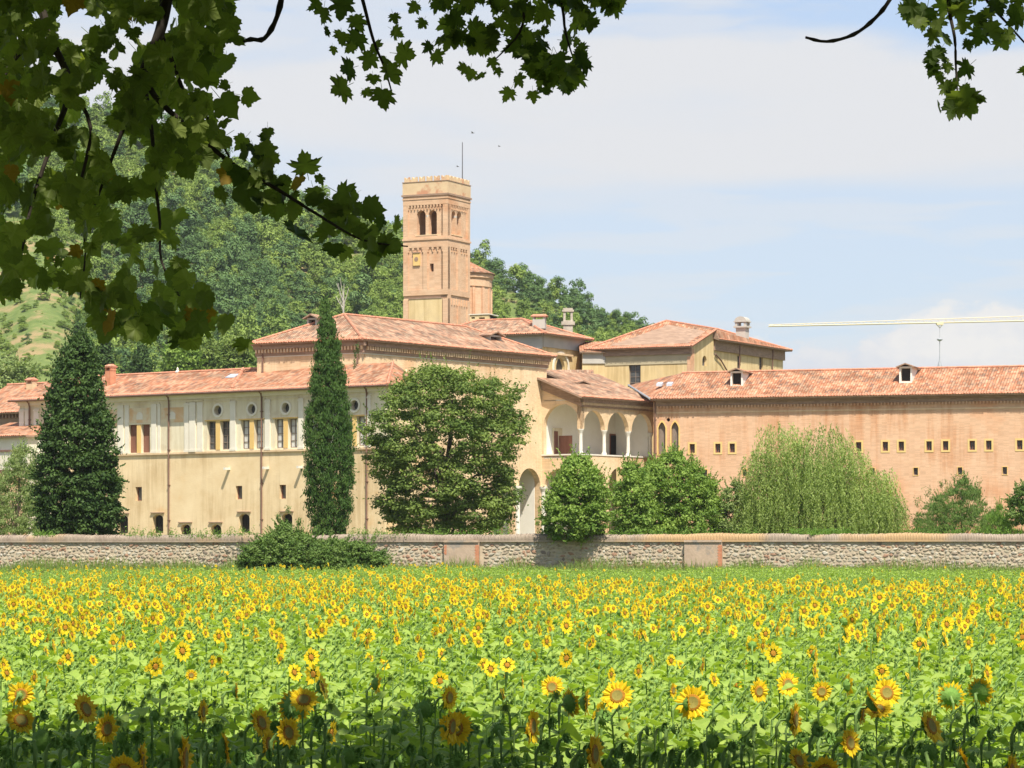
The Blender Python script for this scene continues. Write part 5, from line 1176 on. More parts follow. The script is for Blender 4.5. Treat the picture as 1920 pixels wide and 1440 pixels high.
for a in (('spruce_tree', 196, 690, 632, 20, 400, 'small dark conifer on the slope, just right of the big conifer top', 'tree', 'yew', True, 21),
          ('pine_tree', 265, 705, 650, 24, 395, 'dark bushy conifer above the roof of the painted wing near its middle', 'tree', 'yew', True, 22),
          ('slope_bush', 340, 700, 642, 36, 398, 'bright green rounded bush behind the painted wing roof', 'bush', 'bright', False, 23),
          ('oak_tree', 395, 700, 640, 30, 402, 'mid green tree behind the painted wing roof, right of the rounded bush', 'tree', 'broad', False, 24),
          ('cedar_tree', 446, 706, 632, 34, 392, 'layered dull green cedar touching the left end of the refectory roof', 'tree', 'broad', False, 25),
          ('slope_shrub', 25, 730, 676, 44, 392, 'grey green shrub on the grassy slope above the farm roof', 'bush', 'pale', False, 26),
          ('fir_tree', 147, 652, 604, 12, 430, 'slim dark fir standing alone on the grassy slope', 'tree', 'yew', True, 27)):
    hill_tree(*a)
def bare_tree(px, py0, py1, D, label, seed):
    r_ = random.Random(seed); t = thing('bare_tree', tuple(place(px, py0+20, D)), label, 'tree')
    b = place(px, py0+20, D); tp = place(px, py1, D); m = MB(); m.tube([b, b.lerp(tp, .5), tp], [.16, .11, .04], 5); m.build('trunk', MT['deadwood'], t); m = MB()
    for k in range(9):
        p = b.lerp(tp, .4+.05*k); q = p+Vector((r_.uniform(-1.1, 1.1), r_.uniform(-.6, .6), r_.uniform(1.2, 3))); m.tube([p, p.lerp(q, .5)+Vector((0, 0, -.2)), q], [.09, .06, .03], 4)
    m.build('branch', MT['deadwood'], t)
bare_tree(644, 590, 545, 405, 'leafless white branched tree behind the refectory roof beside the cypress tip', 3)
# ================================================================ sunflowers
LM['sun_leaf'] = leafmat('sunflower_leaf', (0.23,0.35,0.065), (0.39,0.49,0.12), trans=.34, rough=.5, nscale=.4)
LM['sun_stem'] = surf('sunflower_stem', (0.16,0.27,0.07), (0.22,0.34,0.10), 8)
LM['bract'] = surf('sunflower_bract', (0.13,0.26,0.05), (0.19,0.33,0.07), 12)
LM['petal'] = leafmat('sunflower_petal', (0.84,0.60,0.015), (0.90,0.73,0.05), trans=.3, rough=.6, tcol=(0.85,0.50,0.02))
LM['disc'] = surf('sunflower_disc', (0.26,0.11,0.015), (0.50,0.24,0.03), 60, bump=.3)
LM['disc_core'] = surf('sunflower_disc_core', (0.22,0.19,0.05), (0.30,0.26,0.07), 60)
def leaf_geo(L, W, fold, droop, seed, seg=5):
    """heart shaped leaf growing along +x from its stalk"""
    r_ = random.Random(seed); V = []; Fc = []; pl = .35*L
    ws = [.10, .95, 1.0, .72, .36, 0.0][:seg+1]
    for k in range(seg+1):
        t = k/seg; x = pl+L*t; z = .12*L*math.sin(t*2)-droop*L*t*t
        w = W/2*ws[k]*r_.uniform(.92, 1.08)
        bx = -.12*L if k == 1 else 0
        V += [(x+bx, -w, z+fold*w), (x, 0, z), (x+bx, w, z+fold*w)]
    for k in range(seg): a = 3*k; Fc += [(a, a+3, a+4, a+1), (a+1, a+4, a+5, a+2)]
    i = len(V); V += [(0, -.006, 0), (0, .006, 0), (pl, .006, 0.0), (pl, -.006, 0.0), (0, 0, -.012), (pl, 0, -.01)]
    Fc += [(i, i+1, i+2, i+3), (i, i+3, i+5, i+4), (i+1, i+4, i+5, i+2)]
    return V, Fc
def head_geo(r, npet, seed, openness=1.0, simple=False):
    """parts of a flower head that faces -y: back with bracts, petals, disc"""
    q = random.Random(seed); back, pet, disc = ([], []), ([], []), ([], [])
    n = 8 if simple else 14
    def ring(g, prof, n):
        V, Fc = g; i0 = len(V)
        for rr, y in prof:
            for j in range(n): t = 2*math.pi*j/n; V.append((rr*math.cos(t), y, rr*math.sin(t)))
        for k in range(len(prof)-1):
            for j in range(n): a, b = i0+k*n+j, i0+k*n+(j+1) % n; Fc.append((a, b, b+n, a+n))
        return i0
    ring(back, [(.02*r, .42*r), (.30*r, .34*r), (.52*r, .16*r), (.56*r, 0)], n)
    V, Fc = back
    for k in range(6 if simple else 20):
        a = 2*math.pi*(k+q.random()*.6)/(6 if simple else 20); c, s = math.cos(a), math.sin(a); l = r*q.uniform(.72, .92); w = r*.11; y1 = -.05*r*q.random() if openness else -.25*r
        i = len(V); V += [(c*.45*r-s*w, .14*r, s*.45*r+c*w), (c*.45*r+s*w, .14*r, s*.45*r-c*w), (c*l, y1+.08*r, s*l)]; Fc.append((i, i+1, i+2, i+2))
    V, Fc = pet
    lay = 1 if simple else 2
    for L in range(lay):
        for k in range(npet):
            a = 2*math.pi*(k+.5*L+q.uniform(-.25, .25))/npet; c, s = math.cos(a), math.sin(a); l = r*q.uniform(.86, 1.08)*(1 if L == 0 else .86); w = r*(.135 if not simple else .24)
            curl = q.uniform(-.22, .12)*r; i = len(V); y = -.02*r-.02*r*L
            V += [(c*.34*r, y, s*.34*r), (c*.72*r-s*w, y+curl*.3, s*.72*r+c*w), (c*l, y+curl, s*l), (c*.72*r+s*w, y+curl*.3, s*.72*r-c*w)]; Fc.append((i, i+1, i+2, i+3))
    if simple: ring(disc, [(.32*r, -.02*r), (.26*r, -.08*r), (.02*r, -.09*r)], 8)
    else: ring(disc, [(.47*r, -.01*r), (.43*r, -.08*r), (.32*r, -.11*r), (.2*r, -.085*r), (.02*r, -.07*r)], 16)
    return back, pet, disc
def mk(name, g, mats, tone=True):
    me = bpy.data.meshes.new(name); F_ = [tuple(dict.fromkeys(f)) for f in g[1]]; me.from_pydata(g[0], [], F_)
    for m in mats: me.materials.append(m)
    if tone: a = me.attributes.new('tone', 'FLOAT', 'FACE'); a.data.foreach_set('value', [rnd.random()*.6 for _ in F_])
    me.update(); return me
leaf_m = [mk('leaf', leaf_geo(.185, .17, .25+.12*k, .25+.22*k, k), [LM['sun_leaf']]) for k in range(4)]
heads = []
for k in range(3):
    b, p, d = head_geo(.118+.006*k, 17+2*k, 40+k)
    dm = mk('disc', d, [LM['disc'], LM['disc_core']], False); idx = [1 if i >= 16*2 else 0 for i in range(len(dm.polygons))]; dm.polygons.foreach_set('material_index', idx)
    heads.append((mk('flower_head', b, [LM['bract']], False), mk('petals', p, [LM['petal']]), dm))
bud_b, bud_p, bud_d = head_geo(.075, 14, 77, 0); bud = (mk('flower_head', bud_b, [LM['bract']], False), mk('petals', ([(x*.72, y-.02, z*.72) for x, y, z in bud_p[0]], bud_p[1]), [LM['bract']]), None)
def stem_path(h, fx, fy, bend):
    """stalk that nods towards its head"""
    pts = []
    for k in range(7): t = k/6; pts.append(Vector((.02*math.sin(t*5), 0, h*t)))
    pts += [Vector((fx*bend*.35, fy*bend*.35, h+.045)), Vector((fx*bend, fy*bend, h+.05))]
    return pts
def stem_mesh(h, fx, fy, bend, r=.014):
    m = MB(); P = stem_path(h, fx, fy, bend); m.tube(P, [r*1.1]+[r*.9]*(len(P)-3)+[r*.8, r*.75], 6)
    me = bpy.data.meshes.new('stem'); me.from_pydata(m.v, [], m.f); me.materials.append(LM['sun_stem']); return me, P[-1]
stems = {}
last_plant = [None]
plants = []
def sunflower(x, y, h, face, tilt, kind, rnds, label, scale=1.0, lean=0.0):
    """face: degrees the head is turned from the camera towards the right; kind: flower, bud"""
    t = bpy.data.objects.new('sunflower', None); col.objects.link(t); t.location = (x, y, float(gz(x, y))-.02); t.empty_display_size = .2
    t.rotation_euler = (0, 0, R(face)); tag(t, label, 'sunflower', 'sunflowers in the front rows')
    hk = round(h*20)/20; bend = .075 if kind == 'flower' else .025
    if (hk, bend) not in stems: stems[(hk, bend)] = stem_mesh(hk, 0, -1, bend)
    sm, top = stems[(hk, bend)]; so = bpy.data.objects.new('stem', sm); col.objects.link(so); so.parent = t
    H = heads[rnds.randrange(3)] if kind == 'flower' else bud
    ho = bpy.data.objects.new('flower_head', H[0]); col.objects.link(ho); ho.parent = t
    M0 = Matrix.Translation(top+Vector((0, -.0, 0))) @ Matrix.Rotation(R(rnds.uniform(-12, 12)), 4, 'Z') @ Matrix.Rotation(R(tilt), 4, 'X') @ Matrix.Rotation(R(rnds.uniform(0, 360)), 4, 'Y') @ Matrix.Scale(scale, 4) @ Matrix.Translation((0, -.05, 0))
    ho.matrix_basis = M0
    po = bpy.data.objects.new('petals', H[1]); col.objects.link(po); po.parent = ho
    if H[2]: do = bpy.data.objects.new('disc', H[2]); col.objects.link(do); do.parent = ho
    last_plant[0] = t
    n = rnds.randint(9, 12); a = rnds.uniform(0, 360)
    for k in range(n):
        z = .45+(hk-.62)*k/(n-1)+rnds.uniform(-.03, .03); a += 137.5+rnds.uniform(-15, 15); sc_ = (1.45-.75*(k/(n-1))**1.5)*rnds.uniform(.85, 1.15)
        lo = bpy.data.objects.new('leaf', leaf_m[rnds.randrange(4)]); col.objects.link(lo); lo.parent = t
        lo.matrix_basis = Matrix.Translation((0, 0, z)) @ Matrix.Rotation(R(a), 4, 'Z') @ Matrix.Rotation(R(rnds.uniform(-30, 8)), 4, 'Y') @ Matrix.Rotation(R(rnds.uniform(-20, 20)), 4, 'X') @ Matrix.Scale(sc_, 4)
    return t
# (column, row, face, tilt, kind, size, label): the flowers one can pick out at the front
KEY = [
 (40,1278,8,0,'flower',1.05,'large sunlit sunflower facing the camera, leftmost of the open ones'),
 (572,1296,-5,-40,'flower',.95,'golden sunflower with nodding petals directly right of a dark sunflower back'),
 (541,1302,165,10,'flower',1.1,'tall sunflower seen from its dark green back below the cypress'),
 (850,1343,5,-5,'flower',1.0,'shaded sunflower with brown disc facing the camera below the round tree'),
 (966,1338,62,0,'flower',1.15,'shaded sunflower turned half right, tallest at the middle of the front row'),
 (1068,1303,75,0,'flower',1.05,'sunflower in profile with yellow petals to the right, below the loggia'),
 (1300,1298,-8,-8,'flower',1.2,'biggest orange yellow sunflower facing the camera right of centre'),
 (1537,1278,3,0,'flower',.85,'round sunflower with orange ring facing the camera below the willow'),
 (1456,1325,80,0,'flower',1.15,'sunflower in profile with hanging yellow petals right of the largest flower'),
 (1540,1424,0,0,'flower',.75,'low shaded sunflower facing the camera at the bottom below the willow'),
 (300,1395,78,0,'flower',1.15,'dark shaded sunflower in profile at the bottom left'),
 (222,1402,80,0,'flower',1.0,'dark drooping sunflower in profile left of the other shaded profile flower'),
 (1165,1286,-20,-20,'flower',1.0,'ragged sunflower with petals up around a dark leaf below the Gothic windows'),
 (1655,1286,5,-10,'flower',1.05,'sunlit shaggy sunflower facing the camera below the right part of the wall'),
 (1648,1322,-10,-50,'flower',.9,'sunflower with downward petals close under the shaggy sunlit one'),
 (1783,1287,170,0,'flower',1.1,'sunflower seen from behind with yellow rim, left of a twin'),
 (1826,1287,150,-15,'flower',1.0,'sunflower seen from behind with yellow rim, right of its twin'),
 (1712,1345,60,-20,'flower',1.1,'sunlit sunflower hanging to the right above a dark bud at the right'),
 (132,1312,70,-20,'flower',1.0,'sunlit drooping sunflower in profile right of the leftmost open flower'),
 (28,1335,30,-30,'flower',1.0,'sunflower with petals up half hidden by a dark head at the left edge'),
 (62,1362,160,0,'bud',1.5,'dark round sunflower back at the bottom left corner'),
 (320,1352,150,0,'bud',1.0,'dark closed sunflower bud left of centre'),
 (1040,1272,-15,-10,'flower',.9,'sunlit sunflower above the dark profile flower below the loggia'),
 (1408,1278,25,0,'flower',.85,'crescent shaped sunlit sunflower left of the round orange ringed one'),
 (1855,1415,70,0,'flower',.9,'small dark sunflower half in shade at the bottom right'),
 (1318,1362,140,0,'bud',1.0,'dark spiky bud under the biggest sunflower'),
 (785,1312,160,0,'bud',1.4,'dark round sunflower back above the shaded camera facing one'),
 (818,1288,65,0,'flower',.85,'sunlit crescent sunflower behind the dark round back'),
 (1262,1298,82,0,'flower',.85,'narrow sunflower in profile just left of the biggest one'),
 (1905,1252,75,0,'flower',.9,'yellow sunflower in profile at the right edge'),
 (418,1275,85,0,'flower',.7,'slim yellow sunflower in profile below the oculus windows'),
 (358,1252,10,0,'flower',.5,'small sunflower facing the camera below the pilasters'),
 (470,1368,80,0,'flower',.8,'low sunlit sunflower in profile between dark stalks'),
 (512,1345,60,-10,'flower',.8,'sunlit leaning sunflower left of the tall dark back'),
 (352,1320,85,0,'flower',.8,'two tiered looking sunflower in profile above a dark bud'),
 (702,1272,5,0,'flower',.45,'tiny round sunflower behind the front rows below the round tree'),
 (1115,1330,150,0,'bud',1.2,'spiky dark bud between loggia flowers'),
 (1240,1278,60,0,'flower',.6,'little sunflower below the hazel bush'),
 (1465,1272,20,-10,'flower',1.0,'upright sunlit sunflower above the profile flower below the willow'),
 (1735,1385,150,0,'bud',1.1,'dark bud under the sunlit hanging sunflower'),
 (640,1395,150,0,'bud',1.1,'dark spiky bud low in the shade left of the middle'),
]
LAND = [(0,230,'below the big dark conifer'),(230,520,'below the painted wing'),(520,680,'below the cypress'),(680,1000,'below the round tree'),(1000,1150,'below the loggia'),(1150,1390,'below the hazel bush'),(1390,1700,'below the weeping willow'),(1700,1930,'near the right edge')]
def where(px):
    for a, b, s in LAND:
        if a <= px < b: return s
    return 'near the edge of view'
r2 = random.Random(99); near = []
for px, py, face, tilt, kind, sc_, lab in KEY:
    h = r2.uniform(1.66, 1.82); D = (CAMZ-h-.06)*FPX/(py-HZ); sunflower((px-CX)*D/FPX, D, h-.05, face, tilt, kind, r2, lab, sc_); near.append(((px-CX)*D/FPX, D))
def dist_key(x, y): return min((x-a)**2+(y-b)**2 for a, b in near)
# everything else in the field, on a loose grid of rows
rg = np.random.default_rng(21); cand = []
def bloom_p(D, px):
    p = np.interp(D, [14, 24, 27, 34, 42, 55, 100, 118, 135, 148, 165], [.03, .04, .05, .06, .17, .27, .27, .15, .03, .03, .24])
    return p*(1-.75*((px > 900) & (D > 118)))
step = .40
ys = np.arange(14.6, 166, step); allx, ally = [], []
for y in ys:
    half = .178*y+7; st = .36 if y < 60 else .44
    xs = np.arange(-half, half, st); xs = xs+rg.uniform(-.15, .15, len(xs)); allx.append(xs); ally.append(np.full(len(xs), y)+rg.uniform(-.17, .17, len(xs)))
X, Y = np.concatenate(allx), np.concatenate(ally); w = wdist(X, Y); k = w > 8.5+2.5*np.sin(X*.3); X, Y = X[k], Y[k]
PX = CX+X*FPX/Y; n = len(X)
bl = rg.random(n) < bloom_p(Y, PX)
phi = np.where(rg.random(n) < .8, rg.normal(64, 22, n), rg.uniform(-60, 180, n)); tl = rg.normal(-8, 12, n); hh = rg.normal(1.56, .09, n); hh = np.where(bl, hh+.10, hh-.02)
order = np.argsort(Y); inview = [i for i in order if -20 < PX[i] < 1940][:320]
taken = set(); cnt = 0
for i in inview:
    if cnt >= 300-len(KEY): break
    taken.add(i)
    if dist_key(X[i], Y[i]) < .05: continue
    cnt += 1; f = float(phi[i]); kind = 'flower' if bl[i] else 'bud'
    if kind == 'flower': key = ('blooming sunflower %s' % ('facing the camera' if abs(f) < 25 else ('turned right' if 0 < f < 110 else ('turned left' if f < 0 else 'turned away'))), where(PX[i]))
    else: key = ('%s budded sunflower' % ('tall' if hh[i] > 1.58 else 'short'), where(PX[i]))
    sunflower(float(X[i]), float(Y[i]), float(hh[i]), f, float(tl[i]), kind, r2, 'x', r2.uniform(.7, 1.0)); plants.append((key, float(PX[i]), sc.objects[-1] if False else last_plant[0]))
ORD = ['first','second','third','fourth','fifth','sixth','seventh','eighth','ninth','tenth']
def ordinal(n): return ORD[n-1] if n <= 10 else '%d%s' % (n, 'th' if 10 < n % 100 < 14 else {1:'st',2:'nd',3:'rd'}.get(n % 10, 'th'))
byk = {}
for key, px, o in plants: byk.setdefault(key, []).append((px, o))
for (kd, wh), L in byk.items():
    L.sort(key=lambda q: q[0])
    for n_, (px, o) in enumerate(L, 1): o['label'] = ('%s, front rows, %s' % (kd, wh)) if len(L) == 1 else '%s from the left %s, front rows %s' % (ordinal(n_), kd, wh)
rest = np.array([i for i in range(n) if i not in taken])
def proto_plant(seed, flower, far=False):
    q = random.Random(seed); V, Fc, Mi = [], [], []
    def add(g, mi, M=Matrix.Identity(4)):
        i = len(V); V.extend([tuple(M @ Vector(p)) for p in g[0]]); Fc.extend([tuple(dict.fromkeys(i+x for x in f)) for f in g[1]]); Mi.extend([mi]*len(g[1]))
    h = 1.5; m = MB(); m.tube([(0, 0, 0), (0, 0, h*.5), (0, 0, h), (0, -.045, h+.05)], [.013, .011, .009, .008], 4 if not far else 3, cap=False); add((m.v, m.f), 1)
    a = q.uniform(0, 360); nl = 12 if not far else 10
    for k in range(nl):
        z = .5+(h-.55)*(k/(nl-1))**.8; a += 137.5+q.uniform(-15, 15); s = (1.5-.8*(k/(nl-1))**1.5)*q.uniform(.85, 1.15)
        add(leaf_geo(.165, .16, q.uniform(.15, .5), q.uniform(.2, .8), seed*20+k, 4), 0, Matrix.Translation((0, 0, z)) @ Matrix.Rotation(R(a), 4, 'Z') @ Matrix.Rotation(R(q.uniform(-35, 10)), 4, 'Y') @ Matrix.Rotation(R(q.uniform(-20, 20)), 4, 'X') @ Matrix.Scale(s, 4))
    if flower: b, p, d = head_geo(.083*q.uniform(.75, 1.2), 13, seed, simple=True)
    else: b, p, d = head_geo(.045, 9, seed, 0, simple=True)
    M = Matrix.Translation((0, -.065, h+.05)) @ Matrix.Rotation(R(q.uniform(-25, 5)), 4, 'X')
    add(b, 2 if flower else 1, M); add(p, 3 if flower else 0, M)
    if flower: add(d, 4, M)
    me = bpy.data.meshes.new('sunflower_plant'); me.from_pydata(V, [], Fc)
    for x in (LM['sun_leaf'], LM['sun_stem'], LM['bract'], LM['petal'], LM['disc']): me.materials.append(x)
    me.polygons.foreach_set('material_index', Mi); at = me.attributes.new('tone', 'FLOAT', 'FACE'); at.data.foreach_set('value', [q.random()*.6 for _ in Fc]); me.update()
    return bpy.data.objects.new('sunflower_plant', me)
pp = [proto_plant(500+k, True) for k in range(6)]+[proto_plant(600+k, False) for k in range(5)]
vv = np.where(bl[rest], rg.integers(0, 6, len(rest)), rg.integers(6, 11, len(rest))); sets = []
for v in range(11):
    q = rest[vv == v]; k = len(q); P = np.stack([X[q], Y[q], gz(X[q], Y[q])-.03], 1)
    rot = np.stack([rg.normal(0, .05, k), rg.normal(0, .05, k), np.radians(phi[q])], 1)
    s = hh[q]/1.5*np.interp(wdist(X[q], Y[q]), [6, 14, 30], [.62, .8, 1]); sets.append((pp[v], P, rot, np.stack([s*rg.uniform(.9, 1.1, k)]*2+[s], 1)))
gn_scatter('sunflower_field', sets, 'stuff', 'field of young and flowering sunflowers stretching back to the wall')
# tall grass between the field and the wall
def verge():
    r_ = np.random.default_rng(8); n = 60000; s = r_.uniform(WS0, WS1, n); w = r_.uniform(.25, 11.5, n)**1
    x = WALLF.o.x+WALLF.t.x*s+WALLF.n.x*w; y = WALLF.o.y+WALLF.t.y*s+WALLF.n.y*w; z = gz(x, y); clump = .5+.5*np.sin(s*.9+np.sin(s*.37)*3)*np.sin(w*.8+s*.2)
    h = (.5+.6*clump*r_.random(n))*(1+.45*(w < 3)); a = r_.uniform(0, 6.28, n); ln = r_.normal(0, .22, (n, 2)); b = r_.uniform(.012, .03, n)
    B = np.stack([x, y, z], 1); U = np.stack([np.cos(a)*b, np.sin(a)*b, np.zeros(n)], 1); mid = B+np.stack([ln[:,0]*h*.4, ln[:,1]*h*.4, h*.6], 1); T = B+np.stack([ln[:,0]*h, ln[:,1]*h, h], 1)
    V = np.stack([B-U, B+U, mid+U*.9, mid-U*.9, T+U*.15, T-U*.15], 1).reshape(-1, 3); i = np.arange(n)*6
    Fq = np.stack([np.stack([i, i+1, i+2, i+3], 1), np.stack([i+3, i+2, i+4, i+5], 1)], 1).reshape(-1, 4); tn = np.repeat(np.clip(clump*.4+r_.random(n)*.6, 0, 1), 2)
    mi = np.repeat((r_.random(n) < .12).astype(int), 2)
    LM['verge'] = leafmat('verge_grass', (0.12,0.20,0.04), (0.24,0.33,0.08), trans=.3); LM['seed'] = leafmat('seed_heads', (0.34,0.26,0.13), (0.42,0.30,0.17), trans=.3)
    o = npmesh('grass', V, Fq, [LM['verge'], LM['seed']], None, {'tone': tn}, mi); tag(o, 'rough tall grass growing along the foot of the stone wall', None, None, 'stuff')
verge()

# ================================================================ plane trees over the camera
LM['plane'] = leafmat('plane_leaf', (0.05,0.08,0.028), (0.20,0.25,0.07), trans=.55, rough=.45, nscale=.8, tcol=None)
LM['plane_top'] = leafmat('plane_leaf_shading_crown', (0.045,0.065,0.02), (0.12,0.16,0.04), trans=.3, rough=.45)  # darker, less translucent leaf copy, to deepen shade under the unseen crown
LM['plane_dry'] = leafmat('plane_leaf_turning', (0.26,0.17,0.03), (0.36,0.22,0.04), trans=.4)
HALF = [(.0,.02),(.10,-.06),(.22,-.10),(.33,-.04),(.44,-.03),(.47,.07),(.56,.12),(.50,.19),(.47,.24),(.55,.30),(.66,.44),(.55,.45),(.55,.56),(.45,.54),(.38,.53),(.33,.56),(.34,.66),(.25,.70),(.20,.81),(.11,.84),(0,1.0)]
HALF3 = [(.0,0),(.12,-.08),(.28,-.10),(.30,-.01),(.46,-.02),(.42,.10),(.60,.15),(.48,.20),(.36,.25),(.50,.33),(.66,.52),(.52,.50),(.50,.60),(.40,.52),(.24,.50),(.27,.66),(.19,.68),(.17,.82),(.08,.82),(0,1.0)]
HALF2 = [(.0,.04),(.10,-.05),(.24,-.08),(.36,.0),(.46,.04),(.50,.14),(.56,.20),(.54,.28),(.60,.36),(.55,.44),(.56,.52),(.48,.57),(.47,.65),(.39,.68),(.36,.76),(.27,.78),(.22,.86),(.12,.87),(0,.95)]
def plane_leaf_mesh(seed, hole=False):
    q = random.Random(seed); H_ = HALF3 if seed >= 7 else (HALF if seed % 2 == 0 else HALF2); out = H_+[(-x, y) for x, y in H_[-2:0:-1]]
    cx, cy = 0, .33; V = []; f1, f2 = q.uniform(.0, .25), q.uniform(-.1, .5)
    def lift(x, y): return -f1*abs(x)*.6-f2*(y-.2)**2*.7+.05*math.sin(x*9+y*5)
    for x, y in out: k = q.uniform(.93, 1.06); x2, y2 = x*k, y*k; V.append((x2, y2, lift(x2, y2)))
    V.append((cx, cy, lift(0, cy)+.03)); c = len(V)-1; n = len(out)
    Fc = [(i, (i+1) % n, c) for i in range(n)]
    if hole: Fc = [f for i, f in enumerate(Fc) if i not in (7, 21)]
    i = len(V); pl = q.uniform(.3, .55); V += [(-.014, 0, 0), (.014, 0, 0), (.010, -pl, .06), (-.010, -pl, .06)]; Fc.append((i, i+1, i+2, i+3)); 
    me = bpy.data.meshes.new('leaf'); me.from_pydata(V, [], Fc); me.materials.append(LM['plane']); me.polygons.foreach_set('use_smooth', [True]*len(me.polygons)); me.update(); return me
PLM = [plane_leaf_mesh(k) for k in range(7)]; PLS = [plane_leaf_mesh(k) for k in range(7, 14)]
PLD = PLM[0].copy(); PLD.materials.clear(); PLD.materials.append(LM['plane_dry'])
pr = random.Random(2024)
def hang_leaf(parent, c, size, me=None, tip=None, stuff=None):
    """leaf blade centred near c; tip angle in the picture plane measured from straight down"""
    tip = pr.gauss(0, 45) if tip is None else tip
    M = Matrix.Translation(Vector(c)) @ Matrix.Rotation(R(pr.uniform(-55, 55)), 4, 'Z') @ Matrix.Rotation(R(tip), 4, 'Y') @ Matrix.Rotation(R(-90+pr.uniform(-45, 45)), 4, 'X') @ Matrix.Scale(size, 4) @ Matrix.Translation((0, -.4, 0))
    me = me or PLM[pr.randrange(7)]
    if stuff is not None: stuff.append((me, M)); return
    o = bpy.data.objects.new('leaf', me); col.objects.link(o); o.parent = parent; M2 = Matrix.Translation(-Vector(parent['_w'])) @ M; o.matrix_basis = M2
def join_leaves(parent, lst, name='leaves'):
    V, Fc, Mi = [], [], []
    for me, M in lst:
        i = len(V); V += [tuple(M @ v.co) for v in me.vertices]; Fc += [tuple(i+x for x in p.vertices) for p in me.polygons]; Mi += [0 if me is not PLD else 1]*len(me.polygons)
    m = MB(); m.v, m.f, m.m = V, Fc, Mi; o = m.build(name, [LM['plane'], LM['plane_dry']], parent)
    a = o.data.attributes.new('tone', 'FLOAT', 'FACE'); k = 0; vals = []
    for me, M in lst: t = pr.random()*.8; vals += [t]*len(me.polygons)
    a.data.foreach_set('value', vals); tag(o, kind='stuff'); return o
def twig(parent, pts, D, r0, r1, nm='branch', knobs=0):
    m = MB(); P = [place(px, py, D+(d if len(q) else 0)) for px, py, *q in pts for d in [q[0] if q else 0]]
    # smooth the polyline
    Q = []
    for k in range(len(P)-1):
        p0, p1, p2, p3 = P[max(k-1, 0)], P[k], P[k+1], P[min(k+2, len(P)-1)]
        for j in range(4):
            t = j/4; Q.append(.5*((2*p1)+(-p0+p2)*t+(2*p0-5*p1+4*p2-p3)*t*t+(-p0+3*p1-3*p2+p3)*t**3))
    Q.append(P[-1]); n = len(Q); rad = [r0+(r1-r0)*k/(n-1) for k in range(n)]
    if knobs:
        for k in range(1, n): rad[k] *= 1.35 if k % knobs == 0 else 1
    m.tube(Q, rad, 7); m.build(nm, MT['twig'], parent); return Q
def inpoly(x, y, P):
    c = False
    for i in range(len(P)):
        (x1, y1), (x2, y2) = P[i], P[i-1]
        if (y1 > y) != (y2 > y) and x < (x2-x1)*(y-y1)/(y2-y1)+x1: c = not c
    return c
def canopy_crown(parent, x0, x1, y0, y1, n, seed, ylim):
    """the mass of leaves above the picture that shades everything under it"""
    r_ = np.random.default_rng(seed); nc = int(n/60); C = np.stack([r_.uniform(x0, x1, nc), r_.uniform(y0, y1, nc), r_.uniform(6.2, 11.5, nc)], 1)
    ok = (C[:, 2] > CAMZ+.1876*C[:, 1]+.95) & (C[:, 1] < ylim(C[:, 0])); C = C[ok]; ci = np.repeat(np.arange(len(C)), 60); m = len(ci); global rng; rng = r_
    P = C[ci]+rand_unit(m)*(.75*r_.random(m)**.5)[:, None]; k = P[:, 2] > CAMZ+.1876*P[:, 1]+.32; P = P[k]; m = len(P)
    nr = rand_unit(m)*.8+[0, -.2, .8]; nr /= np.linalg.norm(nr, axis=1, keepdims=True); t = np.cross(nr, rand_unit(m)); t /= np.linalg.norm(t, axis=1, keepdims=True); w = np.cross(nr, t); l = r_.uniform(.08, .13, m)[:, None]
    V = np.stack([P-t*l, P-t*l*.2+w*l, P+t*l*.5+w*l*.75, P+t*l*1.1, P+t*l*.5-w*l*.75, P-t*l*.2-w*l], 1).reshape(-1, 3)
    o = npmesh('crown', V, np.arange(m*6).reshape(-1, 6), LM['plane_top'], parent, {'tone': r_.random(m)*.8}); return C
def plane_tree(name_loc, label, limbs):
    t = thing('plane_tree', name_loc, label, 'tree'); x, y, z = name_loc
    m = MB(); m.tube([(x, y, z-.3), (x+.05, y, z+.6), (x, y+.05, 2.5), (x+.1, y+.1, 5.0), (x+.15, y+.4, 7.5)], [.55, .42, .36, .30, .2], 14); m.build('trunk', MT['bark'], t)
    for L in limbs: m = MB(); m.tube(L, [.17, .12, .08, .04][:len(L)], 8); m.build('limb', MT['twig'], t)
    return t
DL = 17.2
MT['twig'] = surf('twig_bark', (0.035,0.028,0.022), (0.06,0.05,0.04), 20)
A = plane_tree((-5.2, 14.0, 0), 'plane tree whose dark leafy boughs hang into the upper left and top middle',
    [[(-5.1, 14.1, 4.6), (-4.2, 15.2, 6.4), (-2.6, 16.6, 6.9), tuple(place(318, -60, DL))], [(-5.05, 14.3, 6.0), (-3.0, 15.0, 7.6), (-1.2, 16.6, 7.2), tuple(place(690, -90, DL))],
     [(-5.05, 14.3, 6.2), (-2.5, 14.6, 8.0), (-.6, 16.0, 7.5), tuple(place(1000, -90, DL))], [(-5.1, 14.1, 4.2), (-5.0, 15.4, 6.0), (-4.2, 16.6, 6.6), tuple(place(60, -60, DL))]])
Bt = plane_tree((6.4, 12.6, 0), 'plane tree with a bare twig and a leafy spray hanging into the upper right corner',
    [[(6.4, 12.8, 4.6), (5.4, 14.6, 6.4), (4.4, 16.2, 6.9), tuple(place(1790, -80, DL))], [(6.4, 12.8, 5.2), (5.0, 14.6, 6.9), (3.6, 16.4, 7.0), tuple(place(1700, -60, DL))]])
q1 = twig(A, [(318,-60),(312,0),(300,60),(270,130),(240,200)], DL, .045, .02)
q2 = twig(A, [(300,60),(325,120),(345,170),(385,215),(430,295)], DL, .016, .006)
q3 = twig(A, [(270,130),(290,180),(360,245),(440,310),(520,355),(600,405),(680,450),(765,462)], DL-.1, .02, .004)
